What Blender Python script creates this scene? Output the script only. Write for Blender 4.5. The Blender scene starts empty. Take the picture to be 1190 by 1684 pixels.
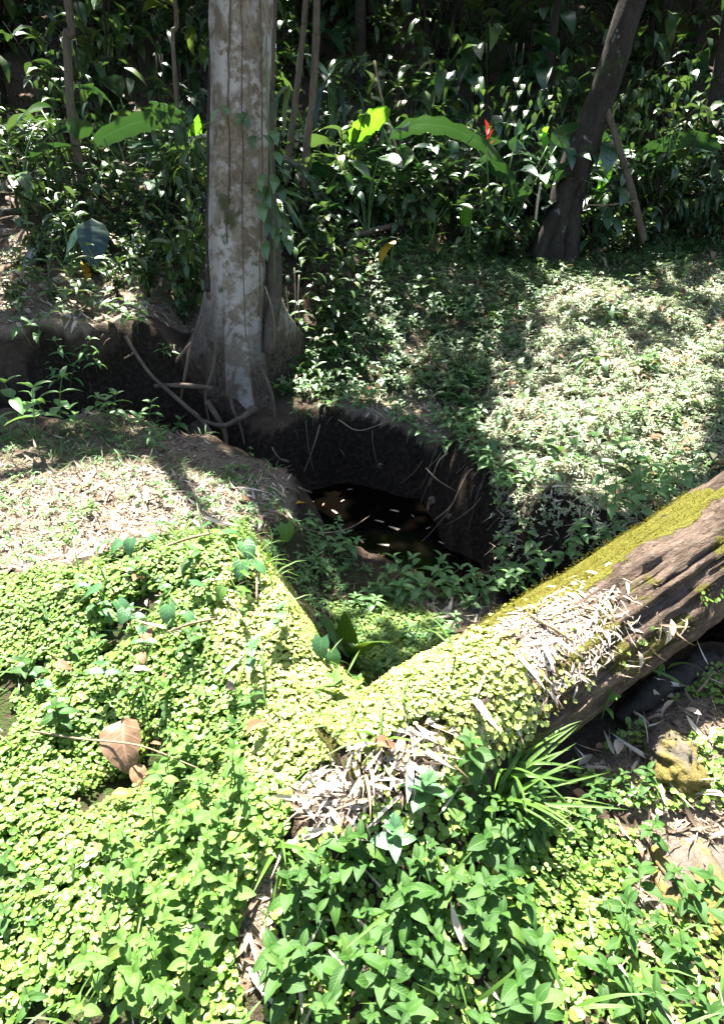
import bpy, math, random
import numpy as np
from mathutils import Vector, Matrix, Euler

random.seed(7)
RNG = np.random.default_rng(11)
scene = bpy.context.scene
COL = scene.collection
R = math.radians

# ------------------------------------------------------------------ camera, world, sun, exposure
FPX = 1007.0                       # focal length in photo pixels (photo 1190 x 1684)
EYE = np.array([0.0, 0.0, 1.6])
PITCH = R(28.0)
CP, SP = math.cos(PITCH), math.sin(PITCH)
cam_d = bpy.data.cameras.new('camera')
cam_d.sensor_fit = 'VERTICAL'
cam_d.sensor_height = 24.0
cam_d.lens = 24.0 * FPX / 1684.0
cam_d.clip_start = 0.02
cam_d.clip_end = 400.0
cam = bpy.data.objects.new('camera', cam_d)
COL.objects.link(cam)
cam.location = EYE
cam.rotation_euler = (R(90.0) - PITCH, 0, 0)
scene.camera = cam

SUN_EL, SUN_AZ = R(65.0), R(-16.0)          # azimuth from +Y, clockwise
SUN = np.array([math.sin(SUN_AZ) * math.cos(SUN_EL), math.cos(SUN_AZ) * math.cos(SUN_EL), math.sin(SUN_EL)])
world = bpy.data.worlds.new('World')
scene.world = world
world.use_nodes = True
wn = world.node_tree
wn.nodes.clear()
sky = wn.nodes.new('ShaderNodeTexSky')
sky.sky_type = 'NISHITA'
sky.sun_disc = False
sky.sun_elevation = SUN_EL
sky.sun_rotation = SUN_AZ
sky.air_density = 1.0
sky.dust_density = 2.0
bg = wn.nodes.new('ShaderNodeBackground')
bg.inputs['Strength'].default_value = 0.058
wo = wn.nodes.new('ShaderNodeOutputWorld')
wn.links.new(sky.outputs[0], bg.inputs['Color'])
wn.links.new(bg.outputs[0], wo.inputs['Surface'])
sun_d = bpy.data.lights.new('sun', 'SUN')
sun_d.energy = 5.0
sun_d.angle = R(0.5)
sun_d.color = (1.0, 0.96, 0.89)
sun_o = bpy.data.objects.new('sun', sun_d)
COL.objects.link(sun_o)
sun_o.rotation_euler = Vector(-SUN).to_track_quat('-Z', 'Y').to_euler()
sun_o.location = (0, 0, 30)
scene.view_settings.view_transform = 'Standard'
scene.view_settings.look = 'None'
scene.view_settings.exposure = 2.5
scene.view_settings.gamma = 1.0
scene.view_settings.use_curve_mapping = False
scene.render.engine = 'CYCLES'
scene.cycles.max_bounces = 7
scene.cycles.diffuse_bounces = 4
scene.cycles.glossy_bounces = 3
scene.cycles.transmission_bounces = 4
scene.cycles.use_denoising = True
scene.cycles.sample_clamp_indirect = 6.0

# ------------------------------------------------------------------ pixel <-> world
def pray(px, py):
    u, v = (px - 595.0) / FPX, (842.0 - py) / FPX
    return np.array([u, CP + v * SP, -SP + v * CP])
def pz(px, py, z):
    d = pray(px, py); t = (z - EYE[2]) / d[2]
    return EYE + d * t
def pY(px, py, Y):
    d = pray(px, py); t = Y / d[1]
    return EYE + d * t
def proj(P):
    P = np.asarray(P, float) - EYE
    dep = P[..., 1] * CP - P[..., 2] * SP
    up = P[..., 1] * SP + P[..., 2] * CP
    dep = np.where(np.abs(dep) < 1e-6, 1e-6, dep)
    return 595 + FPX * P[..., 0] / dep, 842 - FPX * up / dep, dep

# ------------------------------------------------------------------ numpy noise
_perm = np.random.default_rng(3).random((64, 64))
def vnoise(x, y):
    x = np.asarray(x, float); y = np.asarray(y, float)
    xi, yi = np.floor(x).astype(int), np.floor(y).astype(int)
    fx, fy = x - xi, y - yi
    fx = fx * fx * (3 - 2 * fx); fy = fy * fy * (3 - 2 * fy)
    g = lambda a, b: _perm[a % 64, b % 64]
    return (g(xi, yi) * (1 - fx) + g(xi + 1, yi) * fx) * (1 - fy) + (g(xi, yi + 1) * (1 - fx) + g(xi + 1, yi + 1) * fx) * fy
def fbm(x, y, o=4):
    a, s, t = 1.0, 0.0, 0.0
    for i in range(o):
        s = s + a * vnoise(x * 2 ** i + 7.3 * i, y * 2 ** i + 3.1 * i); t += a; a *= 0.5
    return s / t - 0.5

# ------------------------------------------------------------------ terrain height function
ctrl = []
def cp(*pts):
    for (px, py, z) in pts:
        ctrl.append(pz(px, py, z))
def cw(*pts):
    for p in pts:
        ctrl.append(np.array(p, float))
# foreground
cp((0, 1684, -.02), (300, 1684, 0), (595, 1684, 0), (900, 1684, -.02), (1190, 1684, -.05), (0, 1500, 0), (150, 1500, 0), (300, 1500, .0),
   (600, 1480, .03), (900, 1480, -.02), (1190, 1480, -.05), (0, 1300, .05), (120, 1300, .02), (215, 1270, -.07), (350, 1300, .06), (500, 1300, .11),
   (620, 1320, .12), (760, 1330, .07), (900, 1330, .01), (1100, 1330, .0), (1190, 1300, .0), (92, 1180, .06), (250, 1180, .08), (420, 1180, .14),
   (540, 1200, .17), (600, 1220, .18), (0, 1080, .1), (150, 1090, .07), (300, 1060, .2), (450, 1080, .2), (500, 1130, .15),
   (0, 980, .12), (92, 970, .15), (200, 935, .21), (300, 905, .25), (400, 890, .25), (432, 922, .235), (482, 995, .20), (516, 1055, .17),
   (542, 1130, .13), (1050, 1200, .02), (1190, 1150, .05), (1000, 1250, .0), (950, 1245, .0), (1099, 1110, .05), (1040, 1140, .03), (1190, 1050, .08))
# behind the mound, the litter ledge
cp((0, 900, -.0), (150, 885, -.03), (250, 872, -.04), (330, 868, -.06), (390, 866, -.12), (200, 800, -.03), (350, 800, -.08), (100, 780, -.02), (420, 815, -.13),
   (0, 780, 0), (200, 730, -.02), (330, 750, -.05), (450, 900, -.32), (505, 985, -.42), (542, 1050, -.42), (562, 1110, -.38), (575, 1140, -.25))
# the pit and the low shelf by the water
cp((600, 990, -.6), (740, 1010, -.62), (640, 1050, -.52), (680, 1090, -.46), (480, 925, -.42), (560, 912, -.77), (640, 937, -.83), (700, 960, -.76),
   (790, 940, -.83), (820, 968, -.74), (860, 955, -.77), (900, 935, -.82), (470, 855, -.2), (492, 872, -.45), (530, 890, -.70), (700, 925, -.9), (600, 920, -.86),
   (760, 925, -.92))
cw((-.06, 1.12, .23), (-.13, 1.17, .21), (-.20, 1.22, .17), (.0, 1.03, .20), (.08, .97, .16), (-.12, 1.06, .19), (-.22, 1.1, .15), (.02, 1.22, .22), (-.08, 1.3, .17), (.15, 1.02, .17), (.10, 1.1, .24), (.26, 1.06, .14))
cw((1.5, 2.3, -.6), (2.2, 2.3, -.5), (3.5, 2.0, -.4), (1.2, 2.6, -.72), (1.6, 2.6, -.8), (2.5, 2.55, -.8))
def poly_pts(L, step):
    out = []
    for a, b in zip(L[:-1], L[1:]):
        n = max(1, int(np.linalg.norm((b - a)[:2]) / step))
        for i in range(n):
            out.append(a + (b - a) * i / n)
    out.append(L[-1])
    return out
def wall(L, off0, zb, step=.17, back=.05, rag=.45):
    P = poly_pts([np.array(p) for p in L], step)
    for i, p in enumerate(P):
        a, b = P[max(0, i - 1)], P[min(len(P) - 1, i + 1)]
        t = (b - a)[:2]; t = t / (np.linalg.norm(t) + 1e-9)
        n = np.array([t[1], -t[0]])                 # to the right of travel
        if 0 < i < len(P) - 1:
            j = float(fbm(np.array(p[0] * 2.1 + 3), np.array(p[1] * 2.1), 3))
            p = p + np.array([n[0] * j * rag, n[1] * j * rag, .10 * float(fbm(np.array(p[0] * 3), np.array(p[1] * 3 + 5), 2))])
        off = off0 * (1 + 1.1 * float(fbm(np.array(p[0] * 1.7 + 9), np.array(p[1] * 1.7), 2)))
        ctrl.append(p)
        ctrl.append(np.array([p[0] + n[0] * off, p[1] + n[1] * off, zb]))
        ctrl.append(np.array([p[0] + n[0] * off * 2.2, p[1] + n[1] * off * 2.2, zb - .03]))
        ctrl.append(np.array([p[0] - n[0] * .16, p[1] - n[1] * .16, p[2] + .02]))
        ctrl.append(np.array([p[0] - n[0] * .38, p[1] - n[1] * .38, p[2] + back]))
FAR = [pz(*q) for q in ((-320, 560, .5), (-60, 548, .5), (92, 545, .5), (200, 540, .48), (262, 566, .36), (302, 605, .14), (345, 655, -.14), (395, 688, -.27), (445, 702, -.31), (500, 692, -.27), (560, 676, -.22), (660, 704, -.32),
                        (740, 724, -.29), (800, 784, -.27), (850, 812, -.24), (900, 824, -.21), (1000, 847, -.25), (1190, 860, -.28))]
FAR.append(np.array([4.5, 2.9, -.25]))
wall(FAR, .27, -1.0)
NEAR = [pz(*q) for q in ((495, 796, -.15), (440, 754, -.1), (350, 722, -.05), (250, 693, -.04), (92, 690, -.04), (-60, 690, -.04))]
NEAR.append(np.array([-5, 4.6, 0]))
wall(NEAR, .22, -.95, back=.03, rag=.3)
cw((-5, 5.2, -1), (-3, 5.15, -1), (-2.2, 5.1, -1.02), (-1, 4.85, -1.07), (-.3, 4.65, -1.1), (.2, 4.45, -1.12), (.55, 4.2, -1.12), (.85, 3.75, -1.05), (1.5, 3.15, -1), (2.5, 2.8, -1), (4, 2.6, -.95))
# far bank and the slope on the right
cp((600, 600, .05), (600, 560, .2), (620, 500, .45), (620, 450, .72), (620, 400, 1.0), (800, 600, 0), (800, 500, .42), (800, 430, .7), (1000, 600, .15),
   (1000, 500, .45), (1000, 430, .7), (1190, 600, .2), (1190, 480, .55), (1050, 750, -.16), (1190, 750, -.1), (950, 720, -.1), (700, 630, -.07), (480, 600, .0), (500, 520, .4), (450, 500, .5))
cw((-1, 9, 1.2), (1, 9, 1.05), (4, 9, .8), (7, 8, .8), (-2.3, 7, .8), (-4, 7, .82), (-1.3, 6.8, .75), (-3, 9, 1.4), (-5, 9, 1.45), (-3, 13, 3.0), (0, 11, 1.8), (4, 11, 1.45), (7, 11, 1.5),
   (-9, 6, .6), (-8, 9, 1.4), (-8, 3.5, .1), (9, 5, .2), (5, 5, .05), (7, 3.5, -.1), (0, 14, 3.3), (5, 14, 3.2), (10, 13, 3), (-10, 13, 3.0), (-8, 18, 6), (0, 18, 6), (8, 18, 6),
   (-14, 25, 11), (0, 25, 11), (14, 25, 11), (-20, 12, 2.5), (20, 12, 2.5), (-20, 4, .2), (20, 4, .1), (0, 40, 20), (-30, 40, 20), (30, 40, 20), (-40, 10, 2), (40, 10, 2),
   (0, -2, 0), (-4, 0, .05), (4, 0, -.05), (-4, 2, .1), (3, 1, -.08), (0, -8, 0), (-10, -8, 0), (10, -8, 0), (-40, -40, 0), (40, -40, 0), (0, -40, 0), (-3, 3.5, 0), (-5, 3.5, .02))
ctrl = np.array(ctrl)
EPS = 0.06
def _phi(X, Y):
    d2 = (X[:, None] - ctrl[None, :, 0]) ** 2 + (Y[:, None] - ctrl[None, :, 1]) ** 2
    return np.sqrt(d2 + EPS * EPS)
_A = _phi(ctrl[:, 0], ctrl[:, 1]) - 0.0
_n = len(ctrl)
_M = np.zeros((_n + 3, _n + 3))
_M[:_n, :_n] = _A - np.eye(_n) * 0.012
_M[:_n, _n] = 1; _M[:_n, _n + 1] = ctrl[:, 0]; _M[:_n, _n + 2] = ctrl[:, 1]
_M[_n:, :_n] = _M[:_n, _n:].T
_W = np.linalg.solve(_M, np.concatenate([ctrl[:, 2], [0, 0, 0]]))
def H_exact(X, Y):
    X = np.atleast_1d(np.asarray(X, float)); Y = np.atleast_1d(np.asarray(Y, float))
    sh = X.shape; X = X.ravel(); Y = Y.ravel(); out = np.empty(len(X))
    for i in range(0, len(X), 20000):
        x, y = X[i:i + 20000], Y[i:i + 20000]
        out[i:i + 20000] = _phi(x, y) @ _W[:_n] + _W[_n] + _W[_n + 1] * x + _W[_n + 2] * y
    k = np.clip((-.22 - out) / .25, 0, 1) * np.clip((Y - 3.0) / .5, 0, 1)
    out += k * (np.abs(fbm(X * 3.2, Y * 3.2, 4)) * .38 + np.abs(fbm(X * 9 + 3, Y * 9, 3)) * .12)
    out += np.clip((Y - 5.3) / .6, 0, 1) * np.clip((12 - Y) / 2, 0, 1) * fbm(X * 1.5 + 2, Y * 1.5, 3) * .26
    out += np.clip((3.0 - Y) / .5, 0, 1) * fbm(X * 5, Y * 5, 2) * .07
    out += fbm(X * 2.3, Y * 2.3, 4) * 0.07 + fbm(X * 11, Y * 11, 3) * 0.03
    return out.reshape(sh)
def axis(segs):
    out = []
    for a, b, st in segs:
        out.append(np.arange(a, b, st))
    return np.concatenate(out + [[segs[-1][1]]])
gx = axis([(-40, -14, 2.0), (-14, -6, .4), (-6, -4.2, .08), (-4.2, 3.0, .032), (3.0, 6, .10), (6, 14, .4), (14, 40, 2.0)])
gy = axis([(-40, -6, 2.0), (-6, .3, .3), (.3, 6.6, .028), (6.6, 10, .07), (10, 18, .25), (18, 60, 1.5)])
GX, GY = np.meshgrid(gx, gy)
GZ = H_exact(GX, GY)
def H(X, Y):
    """height of the ground mesh itself"""
    X = np.atleast_1d(np.asarray(X, float)); Y = np.atleast_1d(np.asarray(Y, float))
    i = np.clip(np.searchsorted(gx, X) - 1, 0, len(gx) - 2); j = np.clip(np.searchsorted(gy, Y) - 1, 0, len(gy) - 2)
    u = np.clip((X - gx[i]) / (gx[i + 1] - gx[i]), 0, 1); v = np.clip((Y - gy[j]) / (gy[j + 1] - gy[j]), 0, 1)
    return (GZ[j, i] * (1 - u) + GZ[j, i + 1] * u) * (1 - v) + (GZ[j + 1, i] * (1 - u) + GZ[j + 1, i + 1] * u) * v
def h1(x, y):
    return float(H([x], [y])[0])

# the mossy log (axis and radius) so that things can lie on it
LA = np.array([.616, 1.54, .235]); LD = np.array([.83, .51, .20]); LD = LD / np.linalg.norm(LD)
LR = .215
def log_top(X, Y):
    dx, dy = LD[0], LD[1]; k = dx * dx + dy * dy
    s = ((X - LA[0]) * dx + (Y - LA[1]) * dy) / k
    rho = np.abs((X - LA[0]) * dy - (Y - LA[1]) * dx) / math.sqrt(k)
    z = LA[2] + s * LD[2] + np.sqrt(np.maximum(LR * LR - rho * rho, 0))
    return np.where((rho < LR * .97) & (s > -.80) & (s < 2.4), z, -9.0)
def S(X, Y):
    X = np.atleast_1d(np.asarray(X, float)); Y = np.atleast_1d(np.asarray(Y, float))
    return np.maximum(H(X, Y), log_top(X, Y))
def s1(x, y):
    return float(S([x], [y])[0])
def ground_at(px, py, surf=None, tmin=.6, tmax=30.0):
    surf = surf or S
    d = pray(px, py)
    t = np.exp(np.linspace(math.log(tmin), math.log(tmax), 700))
    P = EYE + d * t[:, None]
    below = P[:, 2] <= surf(P[:, 0], P[:, 1])
    i = int(np.argmax(below)) if below.any() else len(t) - 1
    if i > 0:
        a, b = t[i - 1], t[i]
        for _ in range(12):
            m = .5 * (a + b); p = EYE + d * m
            if p[2] <= float(surf([p[0]], [p[1]])[0]): b = m
            else: a = m
        return EYE + d * b
    return P[i]
def normals(X, Y, e=.03):
    hx = (S(X + e, Y) - S(X - e, Y)) / (2 * e); hy = (S(X, Y + e) - S(X, Y - e)) / (2 * e)
    hx = np.clip(hx, -2.5, 2.5); hy = np.clip(hy, -2.5, 2.5)
    n = np.stack([-hx, -hy, np.ones_like(hx)], -1)
    return n / np.linalg.norm(n, axis=-1, keepdims=True)
def wpoly(pts, surf=None):
    return np.array([ground_at(px, py, surf)[:2] for px, py in pts])
def inside(X, Y, poly):
    X = np.asarray(X); Y = np.asarray(Y)
    c = np.zeros(X.shape, bool); n = len(poly)
    for i in range(n):
        x1, y1 = poly[i]; x2, y2 = poly[(i + 1) % n]
        cond = ((y1 > Y) != (y2 > Y)) & (X < (x2 - x1) * (Y - y1) / (y2 - y1 + 1e-12) + x1)
        c ^= cond
    return c
def in_view(P, m=360):
    x, y, d = proj(P)
    return (d > .2) & (x > -m) & (x < 1190 + m) & (y > -m) & (y < 1684 + min(m, 180))

# ------------------------------------------------------------------ mesh helpers
def np_mesh(name, V, F, UV=None, tint=None, mats=(), smooth=True, extra=None):
    me = bpy.data.meshes.new(name)
    V = np.ascontiguousarray(V, np.float32); F = np.ascontiguousarray(F, np.int32)
    m, k = F.shape
    me.vertices.add(len(V)); me.vertices.foreach_set('co', V.ravel())
    me.loops.add(m * k); me.loops.foreach_set('vertex_index', F.ravel())
    me.polygons.add(m); me.polygons.foreach_set('loop_start', np.arange(0, m * k, k, dtype=np.int32))
    me.polygons.foreach_set('use_smooth', np.full(m, smooth, bool))
    me.update(calc_edges=True)
    if UV is not None:
        uv = me.uv_layers.new(name='UVMap')
        uv.data.foreach_set('uv', np.ascontiguousarray(UV[F.ravel()], np.float32).ravel())
    if tint is not None:
        a = me.attributes.new('tint', 'FLOAT', 'POINT'); a.data.foreach_set('value', np.ascontiguousarray(tint, np.float32))
    if extra:
        for nm, arr in extra.items():
            a = me.attributes.new(nm, 'FLOAT', 'POINT'); a.data.foreach_set('value', np.ascontiguousarray(arr, np.float32))
    for mt in mats:
        me.materials.append(mt)
    return me
def link(name, me, parent=None, loc=None, rot=None, scale=None):
    o = bpy.data.objects.new(name, me); COL.objects.link(o)
    if parent is not None: o.parent = parent
    if loc is not None: o.location = loc
    if rot is not None: o.rotation_euler = rot
    if scale is not None: o.scale = (scale,) * 3 if np.isscalar(scale) else scale
    return o
def tag(o, label=None, cat=None, group=None, kind=None):
    if label: o['label'] = label
    if cat: o['category'] = cat
    if group: o['group'] = group
    if kind: o['kind'] = kind
    return o
def thing(name, label, cat, loc=(0, 0, 0), rz=0.0, group=None):
    o = bpy.data.objects.new(name, None); COL.objects.link(o)
    o.empty_display_size = .1
    o.location = loc; o.rotation_euler = (0, 0, rz)
    return tag(o, label, cat, group)
def copy_tree(o, parent=None):
    c = o.copy(); COL.objects.link(c); c.parent = parent
    for ch in o.children:
        copy_tree(ch, c)
    return c

def Rz(a):
    c, s = np.cos(a), np.sin(a); z, o = np.zeros_like(a), np.ones_like(a)
    return np.stack([np.stack([c, -s, z], -1), np.stack([s, c, z], -1), np.stack([z, z, o], -1)], -2)
def Ry(a):
    c, s = np.cos(a), np.sin(a); z, o = np.zeros_like(a), np.ones_like(a)
    return np.stack([np.stack([c, z, s], -1), np.stack([z, o, z], -1), np.stack([-s, z, c], -1)], -2)
def Rx(a):
    c, s = np.cos(a), np.sin(a); z, o = np.zeros_like(a), np.ones_like(a)
    return np.stack([np.stack([o, z, z], -1), np.stack([z, c, -s], -1), np.stack([z, s, c], -1)], -2)
def frame_from_normal(n):
    n = np.asarray(n, float)
    ref = np.where(np.abs(n[:, :1]) > .95, np.array([[0, 1.0, 0]]), np.array([[1.0, 0, 0]]))
    y = np.cross(n, ref); y /= np.linalg.norm(y, axis=1, keepdims=True)
    x = np.cross(y, n)
    return np.stack([x, y, n], -1)
def scatter(tmpl, M, T):
    """tmpl = list of (V, F, UV); M (N,3,3) with scale, T (N,3)"""
    N = len(T); n_t = len(tmpl)
    which = RNG.integers(0, n_t, N)
    Vs, Fs, Us, Ts, off = [], [], [], [], 0
    tint_all = RNG.random(N)
    for k, (V, F, UV) in enumerate(tmpl):
        idx = np.nonzero(which == k)[0]
        if not len(idx): continue
        W = np.einsum('nij,vj->nvi', M[idx], V) + T[idx][:, None, :]
        n = len(idx); nv = len(V)
        Vs.append(W.reshape(-1, 3))
        Fs.append((F[None] + (np.arange(n) * nv)[:, None, None] + off).reshape(-1, F.shape[1]))
        Us.append(np.tile(UV, (n, 1))); Ts.append(np.repeat(tint_all[idx], nv))
        off += n * nv
    return np.concatenate(Vs), np.concatenate(Fs), np.concatenate(Us), np.concatenate(Ts)

def leaf_t(L, W, prof='ovate', nl=6, nc=4, droop=.4, fold=.25, wave=0.0, twist=0.0, cup=0.0):
    ab = {'ovate': (.55, .95), 'lance': (.75, 1.05), 'heart': (.28, .85), 'oblong': (.38, .42), 'strap': (.12, .8), 'round': (.5, .5), 'blade': (.08, .65)}[prof]
    s = np.linspace(0, 1, nl + 1)
    w = s ** ab[0] * (1 - s) ** ab[1]
    sm = ab[0] / (ab[0] + ab[1]); w = w / (sm ** ab[0] * (1 - sm) ** ab[1])
    w = np.maximum(w, 0.0) * W * .5
    w[0] = max(w[0], W * .05 if prof != 'heart' else W * .35); w[-1] = W * .004
    ang = droop * s * 1.3
    dx = np.cos(ang); dz = -np.sin(ang)
    x = np.concatenate([[0], np.cumsum((dx[1:] + dx[:-1]) * .5)]) * L / nl
    z = np.concatenate([[0], np.cumsum((dz[1:] + dz[:-1]) * .5)]) * L / nl
    c = np.linspace(-1, 1, nc + 1)
    V, UV = [], []
    for i in range(nl + 1):
        for cc in c:
            yy = cc * w[i]
            back = -abs(cc) * W * .22 if (prof == 'heart' and i == 0) else 0
            zz = z[i] + fold * abs(yy) + cup * (yy / W) ** 2 * W + wave * W * math.sin(i * 2.4 + cc * 2.0) * abs(cc)
            ta = twist * s[i]
            V.append((x[i] + back, yy * math.cos(ta) , zz + yy * math.sin(ta)))
            UV.append((.5 + .5 * cc, s[i]))
    F = []
    k = nc + 1
    for i in range(nl):
        for j in range(nc):
            a = i * k + j
            F.append((a, a + 1, a + k + 1, a + k))
    return np.array(V), np.array(F), np.array(UV)
def disc_t(r=1.0, n=8, cup=.18):
    a = np.linspace(0, 2 * np.pi, n, endpoint=False)
    rr = 1 - .12 * (np.cos(a - np.pi) > .9)
    V = np.concatenate([[[0, 0, 0]], np.stack([np.cos(a) * r * rr, np.sin(a) * r * rr, cup * r * (1 + .35 * np.sin(3 * a))], -1)])
    F = np.array([(0, 1 + i, 1 + (i + 1) % n) for i in range(n)])
    UV = np.concatenate([[[.5, .0]], np.stack([.5 + .5 * np.sin(a * 2), np.full(n, 1.0)], -1)])
    return V, F, UV
def join(parts):
    Vs, Fs, Us, off = [], [], [], 0
    for V, F, UV in parts:
        Vs.append(V); Fs.append(F + off); Us.append(UV); off += len(V)
    return np.concatenate(Vs), np.concatenate(Fs), np.concatenate(Us)
def tube(path, rad, seg=8, cap=True, lumps=0.0, seed=0.0, shape=None):
    path = np.asarray(path, float); n = len(path)
    rad = np.broadcast_to(np.asarray(rad, float), (n,))
    tan = np.gradient(path, axis=0); tan /= np.linalg.norm(tan, axis=1, keepdims=True) + 1e-12
    up = np.array([0, 0, 1.0]) if abs(tan[0][2]) < .9 else np.array([0, 1.0, 0])
    V, UV = [], []
    nx = np.cross(up, tan[0]); nx /= np.linalg.norm(nx)
    dist = 0
    for i in range(n):
        nx = nx - tan[i] * np.dot(nx, tan[i]); nx /= np.linalg.norm(nx)
        ny = np.cross(tan[i], nx)
        if i: dist += np.linalg.norm(path[i] - path[i - 1])
        for j in range(seg):
            a = 2 * math.pi * j / seg
            r = rad[i]
            if lumps: r *= 1 + lumps * 2 * float(fbm(np.array(math.cos(a) * 1.5 + 9 + seed), np.array(math.sin(a) * 1.5 + dist / max(rad[0], .01) * .5 + seed), 3))
            if shape is not None: r *= shape(a, i / (n - 1))
            V.append(path[i] + (nx * math.cos(a) + ny * math.sin(a)) * r)
            UV.append((j / seg, dist))
    F = []
    for i in range(n - 1):
        for j in range(seg):
            a, b = i * seg + j, i * seg + (j + 1) % seg
            F.append((a, b, b + seg, a + seg))
    V = np.array(V); UV = np.array(UV)
    if cap:
        c0, c1 = len(V), len(V) + 1
        V = np.concatenate([V, [path[0]], [path[-1]]]); UV = np.concatenate([UV, [[.5, 0]], [[.5, dist]]])
        for j in range(seg):
            F.append((c0, (j + 1) % seg, j, c0)); e = (n - 1) * seg
            F.append((c1, e + j, e + (j + 1) % seg, c1))
        Fq = [f for f in F if f[0] != f[3]]; Ft = [f for f in F if f[0] == f[3]]
        F = Fq + [(f[0], f[1], f[2], f[2]) for f in Ft]
    return V, np.array(F), UV
def tube_mesh(name, path, rad, mat, seg=8, lumps=0.0, seed=0.0, shape=None):
    V, F, UV = tube(path, rad, seg, False, lumps, seed, shape)
    n = len(path)
    me = bpy.data.meshes.new(name)
    faces = [tuple(int(q) for q in f) for f in F]
    faces.append(tuple(reversed(range(seg)))); faces.append(tuple(range((n - 1) * seg, n * seg)))
    me.from_pydata([tuple(v) for v in V], [], faces)
    me.polygons.foreach_set('use_smooth', [True] * len(faces))
    me.materials.append(mat); me.update()
    return me
def curve_pts(P, n):
    """Catmull-Rom through P"""
    P = np.asarray(P, float)
    Q = np.concatenate([[2 * P[0] - P[1]], P, [2 * P[-1] - P[-2]]])
    out = []
    m = len(P) - 1
    for t in np.linspace(0, m, n):
        i = min(int(t), m - 1); f = t - i
        a, b, c, d = Q[i], Q[i + 1], Q[i + 2], Q[i + 3]
        out.append(.5 * ((2 * b) + (-a + c) * f + (2 * a - 5 * b + 4 * c - d) * f * f + (-a + 3 * b - 3 * c + d) * f ** 3))
    return np.array(out)

# ------------------------------------------------------------------ materials
def newmat(name):
    m = bpy.data.materials.new(name); m.use_nodes = True
    nt = m.node_tree; nt.nodes.clear()
    out = nt.nodes.new('ShaderNodeOutputMaterial')
    return m, nt, out
def N(nt, t, **kw):
    n = nt.nodes.new(t)
    for k, v in kw.items(): setattr(n, k, v)
    return n
def math_n(nt, op, a, b=None, clamp=False):
    n = N(nt, 'ShaderNodeMath', operation=op, use_clamp=clamp)
    for i, v in enumerate((a, b)):
        if v is None: continue
        if hasattr(v, 'links'): nt.links.new(v, n.inputs[i])
        else: n.inputs[i].default_value = v
    return n.outputs[0]
def mix_c(nt, f, a, b):
    n = N(nt, 'ShaderNodeMix', data_type='RGBA')
    for s, v in ((n.inputs[0], f), (n.inputs[6], a), (n.inputs[7], b)):
        if hasattr(v, 'links'): nt.links.new(v, s)
        elif np.isscalar(v): s.default_value = v
        else: s.default_value = (*v, 1)
    return n.outputs[2]
def rampf(nt, x, lo, hi):
    n = N(nt, 'ShaderNodeMapRange', interpolation_type='SMOOTHSTEP')
    nt.links.new(x, n.inputs[0]); n.inputs[1].default_value = lo; n.inputs[2].default_value = hi
    return n.outputs[0]
def noise(nt, scale, detail=4, rough=.55, vec=None, dist=0.0):
    n = N(nt, 'ShaderNodeTexNoise'); n.inputs['Scale'].default_value = scale
    n.inputs['Detail'].default_value = detail; n.inputs['Roughness'].default_value = rough; n.inputs['Distortion'].default_value = dist
    if vec is not None: nt.links.new(vec, n.inputs['Vector'])
    return n.outputs[0]

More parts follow.
